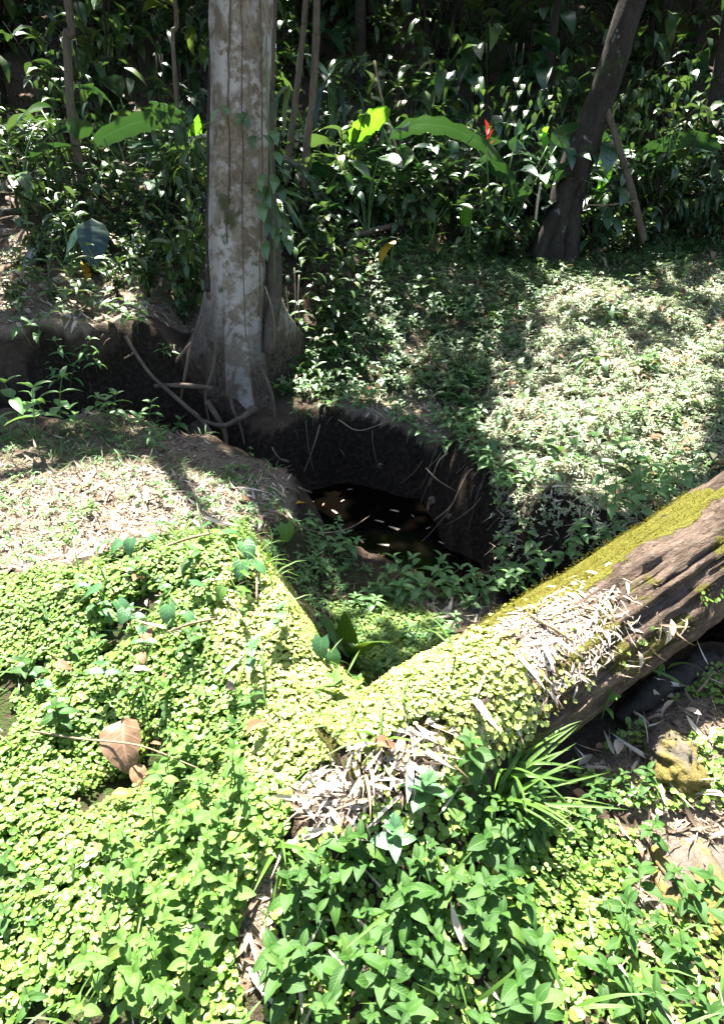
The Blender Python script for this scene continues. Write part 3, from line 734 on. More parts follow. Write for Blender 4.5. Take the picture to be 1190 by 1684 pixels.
# leaning tree on the right slope
lb = pY(905, 402, 9.0)
lp = [pY(906, 418, 9.0) - np.array([0, 0, .5]), pY(908, 410, 9.0), pY(915, 385, 9.0), pY(930, 330, 8.98), pY(952, 260, 8.95), pY(985, 171, 8.9), pY(1012, 90, 8.85), pY(1040, 0, 8.8)]
lp += [lp[-1] + np.array([.5, 0, 2.0]), lp[-1] + np.array([1.2, .2, 4.6])]
def flare2(a, s):
    return 1 + math.exp(-s * 16) * (.35 + .3 * math.sin(3 * a + 2)) + .06 * math.sin(3 * a)
lean = tree('leaning_tree', 'dark leaning tree rising to the right from the grassy slope', tuple(lb), lp, [.34, .30, .26, .23, .20, .165, .16, .15, .14, .10], M_darkbark, 24, 70, .10, shape=flare2, seed=4)
strands(lean, 'buttress_root', local([pY(925, 330, 8.85), pY(905, 370, 8.8), pY(880, 425, 8.75)], lb), [.06, .11, .10], M_darkbark, 10, 16, .15, 2.0)
strands(lean, 'buttress_root', local([pY(945, 320, 8.8), pY(943, 370, 8.75), pY(935, 435, 8.7)], lb), [.05, .10, .10], M_darkbark, 10, 16, .15, 3.0)
# slender trunks
tree('slender_tree', 'slender grey mossy trunk standing in the dark thicket at the far left', tuple(pY(140, 352, 8.2)),
     [pY(142, 360, 8.2), pY(136, 300, 8.2), pY(122, 220, 8.2), pY(116, 171, 8.2), pY(110, 60, 8.2), pY(104, -40, 8.2), pY(104, -40, 8.2) + np.array([-.2, .2, 4.5])], [.085, .06, .05, .048, .045, .04, .03], M_pole, 10, 40, .10, seed=2)
tree('slender_tree', 'slender brown stem just right of the large pale trunk', tuple(pY(497, 385, 8.0)),
     [pY(496, 395, 8.0), pY(500, 300, 8.0), pY(505, 230, 8.0), pY(513, 171, 8.0), pY(520, 60, 8.0), pY(522, -40, 8.0), pY(522, -40, 8.0) + np.array([.3, .3, 4.6])], [.05, .045, .042, .04, .04, .035, .02], M_pole, 9, 40, .12, seed=6)
tree('slender_tree', 'thin tilted stem between the pale trunk and the brown stem', tuple(pY(466, 372, 8.3)),
     [pY(462, 380, 8.3), pY(472, 280, 8.3), pY(485, 171, 8.3), pY(500, 40, 8.3), pY(505, -40, 8.3), pY(505, -40, 8.3) + np.array([.5, .3, 4.0])], [.045, .04, .035, .032, .03, .02], M_pole, 9, 40, .12, seed=7)
tree('slender_tree', 'thin stem hung with vines left of the large pale trunk', tuple(pY(297, 300, 9.0)),
     [pY(298, 330, 9.0), pY(296, 240, 9.0), pY(291, 171, 9.0), pY(284, 60, 9.0), pY(282, -40, 9.0), pY(282, -40, 9.0) + np.array([-.3, .2, 4.0])], [.035, .03, .028, .025, .025, .015], M_pole, 8, 40, .12, seed=8)
# trees deeper in the forest
back = []
for (px, Y, r, dx) in ((40, 12.5, .14, .3), (215, 14.5, .10, -.2), (590, 13.5, .09, .2), (745, 15.0, .15, -.3), (868, 13.0, .07, .4), (1135, 11.5, .12, -.2), (1075, 14.5, .10, .2), (660, 17, .16, 0), (330, 17, .14, .2), (985, 17.5, .15, .1)):
    x = (px - 595) / FPX * Y * .9; z = h1(x, Y)
    back.append(tree('forest_tree', 'thin dark trunk standing back in the deep shade of the forest', (x, Y, z - .1),
                     [(x, Y, z - .2), (x + dx * .2, Y, z + 1.5), (x + dx * .6, Y + .1, z + 4), (x + dx, Y + .2, z + 8)], [r * 1.3, r, r * .9, r * .6], M_darkbark, 10, 30, .12, group='trees deep in the forest', seed=px))

# pole and sticks
def stick(name, label, cat, pts, rad, mat, seg=8, n=20, group=None, lumps=.1, seed=0.0):
    r = np.interp(np.linspace(0, 1, n), np.linspace(0, 1, len(rad)), rad)
    pts = curve_pts(pts, n)
    c = pts[0]
    o = link(name, tube_mesh(name, pts - c, r, mat, seg, lumps, seed), None, tuple(c))
    return tag(o, label, cat, group)
stick('leaning_pole', 'straight brown pole leaning left against the forest beside the leaning tree', 'pole', [pY(1058, 396, 8.6), pY(1040, 320, 8.65), pY(1018, 245, 8.7), pY(1000, 190, 8.8), pY(985, 150, 8.85)], [.045, .045, .042, .04, .035], M_pole)
stick('fallen_branch', 'thick pale fallen branch lying on the left bank', 'branch', [pY(-60, 480, 6.7), pY(60, 472, 6.75), pY(120, 466, 6.8), pY(165, 457, 6.85), pY(200, 452, 6.9)], [.06, .06, .055, .05, .04], M_fallen, 12, 26, lumps=.18)
stick('fallen_branch', 'long dark fallen pole across the shaded litter behind the left bank', 'branch', [pY(-40, 350, 8.1), pY(92, 346, 8.1), pY(200, 344, 8.1), pY(320, 341, 8.2), pY(420, 338, 8.3)], [.04, .04, .038, .035, .025], M_darkbark, 8, 26)
stick('fallen_branch', 'dark rotten branch half hidden by leaves left of the pale trunk', 'branch', [pY(200, 425, 7.2), pY(260, 418, 7.3), pY(330, 412, 7.3)], [.03, .035, .025], M_darkbark, 8, 20)
stick('fallen_branch', 'grey fallen stem lying in the undergrowth right of the pale trunk', 'branch', [pY(470, 410, 7.7), pY(560, 392, 7.9), pY(640, 372, 8.1), pY(720, 356, 8.3)], [.04, .038, .034, .02], M_pole, 8, 24)
stick('fallen_branch', 'short thick dark log in the undergrowth beside the pale trunk', 'branch', [pY(495, 422, 7.6), pY(545, 408, 7.7), pY(600, 398, 7.8)], [.055, .05, .045], M_darkbark, 10, 20)
stick('bare_stick', 'pale straight stick leaning up from the undergrowth in the middle distance', 'stick', [pY(662, 296, 9.2), pY(652, 250, 9.2), pY(640, 205, 9.2), pY(628, 165, 9.2), pY(615, 100, 9.2)], [.02, .02, .018, .016, .012], M_fallen)
stick('bare_stick', 'short upright dry stalk left of the leaning tree foot', 'stick', [pY(880, 362, 8.6), pY(884, 330, 8.6), pY(889, 300, 8.6)], [.015, .015, .012], M_straw)
stick('bare_stick', 'thin twig stretching between the leaning tree and the pole', 'stick', [pY(966, 337, 8.7), pY(1000, 337, 8.65), pY(1045, 330, 8.6)], [.01, .011, .008], M_fallen)
stick('bare_stick', 'dark twig on the slope in front of the leaning tree', 'stick', [pY(823, 355, 8.6), pY(840, 375, 8.5), pY(856, 394, 8.4)], [.012, .012, .01], M_pole)

# ================================================================== MOSSY LOG
def log_build():
    t = thing('mossy_log', 'large fallen mossy log lying across the right foreground', 'log', tuple(LA))
    ax = LD; side = np.array([LD[1], -LD[0], 0.0]); side /= np.linalg.norm(side); up = np.cross(side, ax)
    if up[2] < 0: up = -up
    ns, na = 330, 130
    s = np.linspace(-.80, 2.5, ns); a = np.linspace(-np.pi, np.pi, na, endpoint=False)   # a = 0 up, + towards the camera's right
    SS, AA = np.meshgrid(s, a, indexing='ij')
    bark = fbm(SS * 3.0, np.sin(AA) * 7 + 20, 5) * np.clip(np.abs(AA) * 0 + 1, 0, 1)
    ridge = np.abs(fbm(SS * 1.6 + 4, AA * 6.0 + 30, 4)) * 2
    r = LR * (1 + .05 * fbm(SS * 1.3, np.cos(AA) * 1.3 + 5, 3) + .018 * np.sin(2 * AA + 1)) + .034 * bark - .026 * np.exp(-(ridge / .16) ** 2) + .016 * fbm(SS * 9, AA * 4 + 3, 4)
    r *= np.where(SS < -.77, .5, 1)
    P = LA + SS[..., None] * ax + (np.cos(AA)[..., None] * up + np.sin(AA)[..., None] * side) * r[..., None]
    idx = np.arange(ns * na).reshape(ns, na)
    F = np.stack([idx[:-1], np.roll(idx, -1, 1)[:-1], np.roll(idx, -1, 1)[1:], idx[1:]], -1).reshape(-1, 4)
    deg = np.degrees(AA)
    nz = fbm(SS * 6 + 2, AA * 2.2 + 11, 4) * 1.6
    bump = lambda x, lo, hi, e: 1 / (1 + np.exp(-(x - lo) / e)) * 1 / (1 + np.exp((x - hi) / e))
    m1 = bump(deg, -110, 2, 6) * (.55 + 1.0 * (SS < .9)) * 1.0
    m2 = bump(deg, 52, 84, 6) * .85
    m3 = bump(deg, -120, 88, 6) * (1 / (1 + np.exp((SS + .08) / .05))) * .80
    m4 = np.maximum(bump(deg, -20, 60, 8) * .32, bump(deg, 5, 82, 6) * .9 / (1 + np.exp((SS - .16) / .06)))
    nz2 = fbm(SS * 16 + 2, AA * 5 + 11, 4)
    moss = np.clip(np.maximum(np.maximum(m1, m2), np.maximum(m3, m4)) + nz * 1.15 + nz2 * .9 - .28, 0, 1)
    gold = np.clip(bump(deg, -120, 15, 8) + .55 * bump(deg, 5, 70, 8) + .1 * nz, 0, 1) * np.clip((SS + .5) / .35, .25, 1)          # the moss on the far flank is a yellower kind
    m, nt, out = newmat('log_bark'); L = nt.links.new
    tc = N(nt, 'ShaderNodeTexCoord')
    rot = N(nt, 'ShaderNodeMapping'); L(tc.outputs['Object'], rot.inputs[0])
    rot.inputs['Rotation'].default_value = (0, math.asin(LD[2]), -math.atan2(LD[1], LD[0])); rot.inputs['Scale'].default_value = (1, 1, 1)
    sq = N(nt, 'ShaderNodeMapping'); sq.inputs['Scale'].default_value = (.38, 1, 1); L(rot.outputs[0], sq.inputs[0])
    n1 = noise(nt, 16, 7, .65, sq.outputs[0], .6); n2 = noise(nt, 55, 5, .7, sq.outputs[0], .3); n3 = noise(nt, 320, 2, .6, tc.outputs['Object'])
    col = mix_c(nt, rampf(nt, n1, .32, .62), (.046, .032, .022), (.165, .118, .085))
    col = mix_c(nt, rampf(nt, n2, .5, .8), col, (.26, .205, .16))
    col = mix_c(nt, rampf(nt, n2, .42, .30), col, (.03, .02, .016))
    ma = N(nt, 'ShaderNodeAttribute', attribute_name='moss').outputs['Fac']; ga = N(nt, 'ShaderNodeAttribute', attribute_name='gold').outputs['Fac']
    green = mix_c(nt, n3, (.075, .075, .022), (.23, .20, .065)); yel = mix_c(nt, n3, (.105, .102, .016), (.30, .275, .045))
    mcol = mix_c(nt, ga, green, yel)
    mm = rampf(nt, math_n(nt, 'ADD', ma, math_n(nt, 'MULTIPLY', math_n(nt, 'SUBTRACT', n2, .5), .9)), .36, .52)
    col = mix_c(nt, mm, col, mcol)
    p = N(nt, 'ShaderNodeBsdfPrincipled'); L(col, p.inputs['Base Color']); p.inputs['Roughness'].default_value = .9; p.inputs['Specular IOR Level'].default_value = .2
    bp = N(nt, 'ShaderNodeBump'); bp.inputs['Strength'].default_value = 1; bp.inputs['Distance'].default_value = .03
    L(math_n(nt, 'ADD', math_n(nt, 'ADD', n1, n2), math_n(nt, 'MULTIPLY', n3, math_n(nt, 'MULTIPLY', mm, .5))), bp.inputs['Height']); L(bp.outputs[0], p.inputs['Normal']); L(p.outputs[0], out.inputs[0])
    V = (P - LA).reshape(-1, 3)
    me = np_mesh('log_trunk', V, F, mats=[m], extra={'moss': moss.ravel(), 'gold': gold.ravel()})
    link('trunk', me, t)
    # moss cushions: short tufts standing off the bark
    nrm = (np.cos(AA)[..., None] * up + np.sin(AA)[..., None] * side).reshape(-1, 3)
    w = np.where((SS < 1.0), moss, 0).ravel() ** 1.5
    w = w * (in_view(P.reshape(-1, 3), 250))
    n_t = 42000
    pick = RNG.choice(len(w), n_t, p=w / w.sum())
    jit = RNG.normal(0, .007, (n_t, 3))
    n = nrm[pick] + RNG.normal(0, .45, (n_t, 3)); n /= np.linalg.norm(n, axis=1, keepdims=True)
    # tuft = three crossed slivers
    L_ = RNG.uniform(.0025, .0065, n_t)
    M = frame_from_normal(n) * L_[:, None, None]
    tv = np.array([[-.22, 0, 0], [.22, 0, 0], [.05, .1, 1], [0, -.22, 0], [0, .22, 0], [-.1, .0, .9]]); tf = np.array([[0, 1, 2], [3, 4, 5]])
    VV, FF, UU, TT = scatter([(tv, tf, np.zeros((6, 2)))], M, V[pick] + jit - n * .001)
    mt = leafmat('moss_tuft', (.15, .142, .018), (.30, .28, .042), None, rough=.8, trans=.15, vein=0, spec=.1)
    mt2 = leafmat('moss_tuft_green', (.10, .105, .025), (.22, .22, .055), None, rough=.8, trans=.15, vein=0, spec=.1)
    me2 = np_mesh('moss', VV, FF, UU, TT, [mt, mt2])
    g = (gold.ravel()[pick] < .5 + RNG.normal(0, .1, n_t)).astype(np.int32)
    me2.polygons.foreach_set('material_index', np.repeat(g, 2))
    tag(link('moss', me2, t), kind='stuff')
    return t
log_o = log_build()

# mossy stones at the right edge
def stone(label, px, py, size, seed, sink=.3):
    c = ground_at(px, py)
    nu, nv = 60, 36
    u = np.linspace(0, 2 * np.pi, nu, endpoint=False); v = np.linspace(.04, np.pi - .04, nv)
    UU, VV = np.meshgrid(u, v)
    d = np.stack([np.cos(UU) * np.sin(VV), np.sin(UU) * np.sin(VV), np.cos(VV)], -1)
    r = 1 + .55 * fbm(d[..., 0] * 1.4 + seed, d[..., 1] * 1.4 + d[..., 2] * 1.1, 4) + .55 * fbm(d[..., 0] * 5 + seed, d[..., 2] * 5 + d[..., 1] * 4, 4)
    P = d * r[..., None] * np.array(size)
    idx = np.arange(nu * nv).reshape(nv, nu)
    F = np.stack([idx[:-1], np.roll(idx, -1, 1)[:-1], np.roll(idx, -1, 1)[1:], idx[1:]], -1).reshape(-1, 4)
    o = link('mossy_stone', np_mesh('mossy_stone', P.reshape(-1, 3), F, mats=[M_stone]), None, (c[0], c[1], c[2] + size[2] * (1 - 2 * sink) * .5))
    return tag(o, label, 'stone')
stone('yellow mossy stone at the right edge below the log', 1100, 1248, (.085, .12, .07), 3)
stone('low mossy stone in the bottom right corner among straw', 1150, 1450, (.12, .14, .025), 8)
stick('rotten_branch', 'dark rotten branch on the ground right of the big log', 'branch', [pz(1020, 1185, .03), pz(1050, 1155, .05), pz(1100, 1118, .08), pz(1170, 1080, .10)], [.02, .035, .04, .035], M_darkbark, 12, 24, lumps=.6)

# ================================================================== GROUND COVER (uncountable)
def zone_pts(poly, dens, surf=S, mask=None):
    lo, hi = poly.min(0), poly.max(0)
    n = int((hi[0] - lo[0]) * (hi[1] - lo[1]) * dens)
    X = RNG.uniform(lo[0], hi[0], n); Y = RNG.uniform(lo[1], hi[1], n)
    # ragged zone edges
    k = inside(X + .10 * fbm(X * 4, Y * 4, 3), Y + .10 * fbm(X * 4 + 9, Y * 4, 3), poly)
    if mask is not None: k &= mask(X, Y)
    X, Y = X[k], Y[k]
    P = np.stack([X, Y, surf(X, Y)], -1)
    return P[in_view(P)]
def px_world_a(L, z=0.0):
    return np.array([pz(a, b, z)[:2] for a, b in L])
def carpet(name, P, tmpl, size, tilt, lift, mat, patchy=False):
    n = len(P)
    nr = normals(P[:, 0], P[:, 1]) + np.array([0, 0, .8])
    nr += RNG.normal(0, 1, (n, 3)) * math.tan(tilt) * .7
    nr[:, 2] = np.maximum(nr[:, 2], .15)
    nr /= np.linalg.norm(nr, axis=1, keepdims=True)
    Fm = frame_from_normal(nr) @ Rz(RNG.uniform(0, 6.283, n))
    sz = RNG.uniform(size[0], size[1], n)
    if patchy:
        lump = np.clip(fbm(P[:, 0] * 6, P[:, 1] * 6, 3) + .22, 0, .6)
        P = P + np.array([0, 0, 1]) * (lump * .045)[:, None]
        sz = sz * (1 + .9 * fbm(P[:, 0] * 4 + 5, P[:, 1] * 4, 3))
    P = P + np.array([0, 0, 1]) * (RNG.random(n) ** 1.3 * lift)[:, None]
    V, F, U, T = scatter(tmpl, Fm * sz[:, None, None], P)
    # tint drifts slowly from patch to patch
    T = np.clip(T * .75 + .25 + .5 * fbm(V[:, 0] * 3, V[:, 1] * 3, 3), 0, .99)
    return tag(link(name, np_mesh(name, V, F, U, T, [mat])), kind='stuff')
strip = [leaf_t(1, w, pr, 5, 1 if w < .12 else 2, d, f, twist=tw) for w, pr, d, f, tw in ((.10, 'strap', .9, .3, 1.6), (.15, 'lance', -.7, .6, -1.2), (.06, 'strap', -.45, .2, .8), (.26, 'ovate', .9, .6, .6), (.045, 'blade', .5, 0, .6))]
DISCS = [disc_t(1, 7, .12), disc_t(1, 7, .35), disc_t(1, 8, -.2)]
hole = lambda X, Y: (fbm(X * 5, Y * 5, 3) > -.15) | (fbm(X * 1.3, Y * 1.3, 2) > .12)
P = np.concatenate([zone_pts(Z_mound, 21000, mask=hole), zone_pts(Z_penny2, 12000), zone_pts(Z_penny3, 5200, mask=lambda X, Y: fbm(X * 6, Y * 6, 3) > -.08), zone_pts(Z_under, 6500), zone_pts(Z_penny4, 5000)])
pile_thin = inside(P[:, 0] + .05 * fbm(P[:, 0] * 9, P[:, 1] * 9, 3), P[:, 1] + .05 * fbm(P[:, 0] * 9 + 4, P[:, 1] * 9, 3), Z_pile) & (RNG.random(len(P)) < np.where(inside(P[:, 0], P[:, 1], Z_heap), .96, .7))
P = P[~pile_thin]
_s = RNG.uniform(-.82, -.02, 11000); _r = RNG.uniform(-.97, .80, 11000) * LR
_dk = LD[:2] / np.hypot(LD[0], LD[1])
_X = LA[0] + _s * LD[0] + _r * -_dk[1]; _Y = LA[1] + _s * LD[1] + _r * _dk[0]
_k = (RNG.random(11000) < np.clip((-.20 - _s) / .22, .03, 1) * .85)
PL = np.stack([_X, _Y, S(_X, _Y)], -1)[_k]
PL = PL[~(inside(PL[:, 0], PL[:, 1], Z_heap) & (RNG.random(len(PL)) < .95))]
P = np.concatenate([P, PL])
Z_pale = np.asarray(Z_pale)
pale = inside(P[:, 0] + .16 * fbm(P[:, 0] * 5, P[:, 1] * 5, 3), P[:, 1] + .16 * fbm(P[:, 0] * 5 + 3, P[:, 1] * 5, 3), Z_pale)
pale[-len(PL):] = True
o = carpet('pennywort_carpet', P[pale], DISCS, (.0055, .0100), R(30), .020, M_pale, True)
tag(o, 'carpet of small round leaves painted sun-pale over the right of the mound and the log foot', 'ground cover')
P = P[~pale]
o = carpet('pennywort_carpet', P, DISCS, (.0055, .0108), R(28), .035, M_penny, True)
tag(o, 'dense carpet of small round yellow-green leaves over the mound and foreground', 'ground cover')
P = zone_pts(Z_pit, 13000, H)
o = carpet('low_ground_cover', P, DISCS, (.006, .011), R(26), .05, M_penny2)
tag(o, 'patch of tiny round green leaves in the hollow behind the log', 'ground cover')
def star(n, L, W, up, prof='lance'):
    parts = []
    for i in range(n):
        V, F, U = leaf_t(L, W, prof, 2, 2, .5, .3)
        a = 2 * math.pi * i / n + random.uniform(-.3, .3); e = up + random.uniform(-.25, .35); s = random.uniform(.7, 1.1)
        M = np.array(Matrix.Rotation(a, 3, 'Z') @ Matrix.Rotation(-e, 3, 'Y')) * s
        V = V @ M.T + np.array([0, 0, random.uniform(0, .35) * L])
        parts.append((V, F, U))
    return join(parts)
STARS = [star(n, 1, w, e) for n, w, e in ((5, .34, .35), (6, .38, .25), (4, .42, .5), (7, .30, .4))]
Z_sun = px_world_a([(800, 600), (960, 550), (1300, 545), (1300, 850), (1030, 845), (930, 820), (850, 795), (800, 720)], -.05)
insun = lambda X, Y: inside(X + .35 * fbm(X * 2.5, Y * 2.5, 3), Y + .35 * fbm(X * 2.5 + 7, Y * 2.5, 3), Z_sun)
P = zone_pts(Z_sun, 1500, H)
o = carpet('fine_herbs', P, STARS, (.016, .042), R(28), .07, M_fine)
tag(o, 'fine small-leaved growth painted sun-pale on the sunlit lower right of the slope', 'ground cover')
thin = lambda X, Y: (~insun(X, Y) | (RNG.random(len(X)) < .28)) & (~inside(X, Y, Z_lip) | (RNG.random(len(X)) < .35))
sp_ = lambda X, Y: fbm(X * 1.3 + 11, Y * 1.3 + 4, 3)
bare = lambda X, Y: fbm(X * 1.9, Y * 1.9, 4)
P = zone_pts(Z_slope, 520, H, mask=lambda X, Y: thin(X, Y) & (bare(X, Y) > -.17) & (sp_(X, Y) + .25 * fbm(X * 7, Y * 7, 2) > -.06))
dz = np.clip(fbm(P[:, 0] * 2.7, P[:, 1] * 2.7, 3) + .3, 0, 1)
o = carpet('creeping_herbs', P + np.stack([dz * 0, dz * 0, dz * .10], -1), STARS, (.028, .075), R(26), .09, M_creep)
tag(o, 'creeping small-leaved herbs covering the slope on the far side of the stream', 'ground cover')
BIGST = [star(n, 1, w, e, pr) for n, w, e, pr in ((5, .5, .35, 'ovate'), (6, .42, .6, 'lance'), (4, .6, .2, 'ovate'))]
P = zone_pts(Z_slope, 230, H, mask=lambda X, Y: thin(X, Y) & (bare(X, Y) > -.22) & (sp_(X, Y) + .25 * fbm(X * 7, Y * 7, 2) < .0))
o = carpet('creeping_weeds', P, BIGST, (.045, .11), R(22), .12, M_creep2)
tag(o, 'patches of darker broader-leaved weeds on the slope', 'ground cover')
P = zone_pts(Z_slope, 12, H) + np.array([0, 0, .06])
o = carpet('leaf_litter', P, [strip[3], leaf_t(1, .5, 'ovate', 3, 2, .7, .5), leaf_t(1, .4, 'ovate', 3, 2, .3, .6)], (.07, .16), R(25), .05, M_brown)
tag(o, 'larger brown fallen leaves caught among the herbs of the slope', 'leaf litter')
P = zone_pts(Z_slope, 700, H, mask=lambda X, Y: bare(X, Y) < -.10)
o = carpet('leaf_litter', P, strip, (.05, .13), R(22), .02, M_straw)
tag(o, 'dry straw in the bare patches of the slope', 'leaf litter')
P = zone_pts(Z_pitall, 700, H, mask=lambda X, Y: (fbm(X * 3, Y * 3, 3) > -.12))
P = P[~inside(P[:, 0], P[:, 1], Z_pitstraw) | (RNG.random(len(P)) < .2)]
o = carpet('seedling_cover', P, STARS, (.018, .045), R(20), .04, M_shelf)
tag(o, 'small green seedlings carpeting the low shelf beside the water', 'ground cover')
# sparse green seedlings on the litter ledge
P = zone_pts(Z_ledge, 330, H, mask=lambda X, Y: (fbm(X * 2.4 + 3, Y * 2.4, 3) > .02))
P2 = zone_pts(Z_leftbank, 40, H)
o = carpet('seedling_cover', np.concatenate([P, P2]), STARS, (.02, .05), R(20), .03, M_shelf)
tag(o, 'scattered green seedlings growing through the litter on the left ledge', 'ground cover')
# grass blades
blade = [join([(lambda t: (t[0] @ np.array(Matrix.Rotation(2.1 * i + .3, 3, 'Z') @ Matrix.Rotation(-random.uniform(.7, 1.35), 3, 'Y')).T * random.uniform(.6, 1.1), t[1], t[2]))(leaf_t(1, .055, 'blade', 3, 1, .9, 0)) for i in range(4)]) for _ in range(3)]
gz = np.array([pz(*q)[:2] for q in ((760, 470, .5), (1240, 480, .5))] + [(6, 6.2), (7, 9.2), (3.5, 9.4), (2.0, 8.6), (1.0, 7.6)])
P = np.concatenate([zone_pts(gz, 300, H), zone_pts(Z_slope, 60, H), zone_pts(Z_ledge, 250, H, mask=lambda X, Y: (Y > 3.5) & (fbm(X * 2 + 7, Y * 2, 3) > -.05))])
o = carpet('turf', P, blade, (.06, .16), R(10), .0, M_grass)
tag(o, 'short green grass on the shaded upper slope and ledge', 'grass')
# dry litter: curled strips of bamboo leaf and straw
P = np.concatenate([zone_pts(Z_ledge, 1500, H), zone_pts(Z_ledge_hot, 300, H), zone_pts(Z_pitall, 350, H), zone_pts(Z_rightstraw, 1500), zone_pts(Z_botstraw, 500)])
o = carpet('leaf_litter', P, strip, (.03, .10), R(20), .012, M_dark_litter)
tag(o, 'dark brown leaf scraps and stalks on the earth of the ledge and hollow', 'leaf litter')
P = np.concatenate([zone_pts(Z_ledge, 250, H), zone_pts(Z_pitstraw, 1900, H), zone_pts(Z_botstraw, 1500), zone_pts(Z_rightstraw, 900), zone_pts(Z_leftbank, 520, H), zone_pts(Z_lip, 900, H), zone_pts(Z_lip2, 700, H)])
o = carpet('leaf_litter', P, strip, (.035, .10), R(16), .012, M_straw)
tag(o, 'pale dry leaf strips and straw littering the bare ground', 'leaf litter')
_s = RNG.uniform(-.75, .3, 9000); _r = RNG.uniform(-.85, .30, 9000) * LR
_X = LA[0] + _s * LD[0] + _r * -_dk[1]; _Y = LA[1] + _s * LD[1] + _r * _dk[0]
_k = RNG.random(9000) < np.exp(-((_s + .14) / .20) ** 2) * np.clip(1.25 - np.abs(_r / LR + .1), .1, 1)
P = np.stack([_X, _Y, S(_X, _Y)], -1)[_k]
flat_strip = [leaf_t(1, w, pr, 5, 2, d, f, twist=tw) for w, pr, d, f, tw in ((.09, 'strap', .25, .5, .3), (.14, 'lance', .3, .5, -.3), (.055, 'strap', .2, .3, .4), (.2, 'ovate', .35, .6, .2), (.04, 'blade', .15, 0, .2))]
o = carpet('leaf_litter', P, flat_strip, (.012, .06), R(9), .010, M_straw_lit)
tag(o, 'straw painted sun-white lying along the top of the mossy log', 'leaf litter')
P = zone_pts(Z_ledge_hot, 2600, H)
o = carpet('leaf_litter', P, strip + [leaf_t(1, .12, 'strap', 4, 1, .2, .1)], (.03, .11), R(15), .012, M_straw_lit)
tag(o, 'bamboo leaf litter painted sun-white on the sunlit part of the ledge', 'leaf litter')
P = np.concatenate([zone_pts(Z_pile, 2600), zone_pts(Z_heap, 2400)])
P = P[(log_top(P[:, 0], P[:, 1]) < H(P[:, 0], P[:, 1]) + .03) | inside(P[:, 0], P[:, 1], Z_heap)]
o = carpet('leaf_litter', P, flat_strip + strip[:4], (.03, .11), R(20), .03, M_straw_lit)
tag(o, 'straw painted sun-white heaped at the near end of the log', 'leaf litter')
P = zone_pts(Z_heap, 2200)
o = carpet('leaf_litter', P, strip, (.02, .08), R(24), .02, M_dark_litter)
tag(o, 'darker straw heaped over the near end of the log', 'leaf litter')
P = zone_pts(np.array([(-9, 5.9), (-2.6, 5.7), (-1.6, 6.1), (-.4, 6.6), (.8, 8.4), (9, 9.5), (9, 13), (-9, 13)]), 55, H)
o = carpet('leaf_litter', P, [strip[1], strip[3], leaf_t(1, .5, 'ovate', 3, 2, .5, .4)], (.06, .17), R(18), .02, M_brown)
tag(o, 'brown fallen leaves on the shaded forest floor behind the banks', 'leaf litter')
P = zone_pts(px_world_a([(800, 585), (960, 545), (1250, 545), (1250, 850), (1030, 840), (930, 815), (850, 790), (800, 720)], -.05), 650, H)
P = P + np.array([0, 0, .045]) * RNG.random(len(P))[:, None]
o = carpet('leaf_litter', P, [strip[0], strip[2], strip[4]], (.05, .14), R(28), .05, M_straw)
tag(o, 'bleached straw showing among the sunlit herbs of the slope', 'leaf litter')
P = zone_pts(Z_leftbank, 130, H)
o = carpet('leaf_litter', P, [strip[1], strip[3], leaf_t(1, .5, 'ovate', 3, 2, .5, .4)], (.06, .16), R(24), .03, M_straw)
tag(o, 'pale and brown fallen leaves on the left bank', 'leaf litter')
P = np.concatenate([zone_pts(Z_under, 110), zone_pts(Z_penny4, 110), zone_pts(Z_penny3, 160)])
P = P + np.array([0, 0, .02]) + np.array([0, 0, .06]) * RNG.random(len(P))[:, None]
o = carpet('leaf_litter', P, strip, (.04, .12), R(26), .02, M_straw)
tag(o, 'dry bamboo leaf strips caught among the foreground herbs', 'leaf litter')
P = np.concatenate([zone_pts(Z_under, 60), zone_pts(Z_penny4, 60), zone_pts(Z_mound, 35)]) + np.array([0, 0, .02])
o = carpet('turf', P, blade, (.09, .20), R(12), .0, M_grassb)
tag(o, 'thin grass blades growing through the foreground cover', 'grass')
P = zone_pts(Z_mound, 40)
o = carpet('leaf_litter', P, [strip[1], strip[3]], (.02, .05), R(24), .045, M_brown)
tag(o, 'small brown leaf scraps caught in the round-leaved carpet', 'leaf litter')
P = zone_pts(Z_mound, 90)
o = carpet('leaf_litter', P, [strip[0], strip[2], strip[4]], (.03, .09), R(18), .05, M_straw)
tag(o, 'thin dry stalks scattered through the round-leaved carpet', 'leaf litter')
# straw hanging over the lip of the undercut far bank, and roots
hp = np.concatenate([poly_pts(FAR[7:12], .013), poly_pts(FAR[11:15], .03), poly_pts(FAR[2:6], .035)])
hp = hp + RNG.normal(0, .04, hp.shape) * np.array([1, 1, .6]) + np.array([.02, .06, 0]); hp[:, 2] = H(hp[:, 0], hp[:, 1]) + .01
n = len(hp)
M = Rz(RNG.normal(-1.8, .8, n)) @ Ry(RNG.uniform(-.3, .9, n)) * RNG.uniform(.05, .16, n)[:, None, None]
V, F, U, T = scatter([leaf_t(1, .05, 'blade', 4, 1, .9, 0), leaf_t(1, .03, 'blade', 4, 1, 1.2, 0)], M, hp)
tag(link('hanging_straw', np_mesh('hanging_straw', V, F, U, T, [M_dark_litter])), 'dry straw hanging over the lip of the far bank', 'dry grass', kind='stuff')

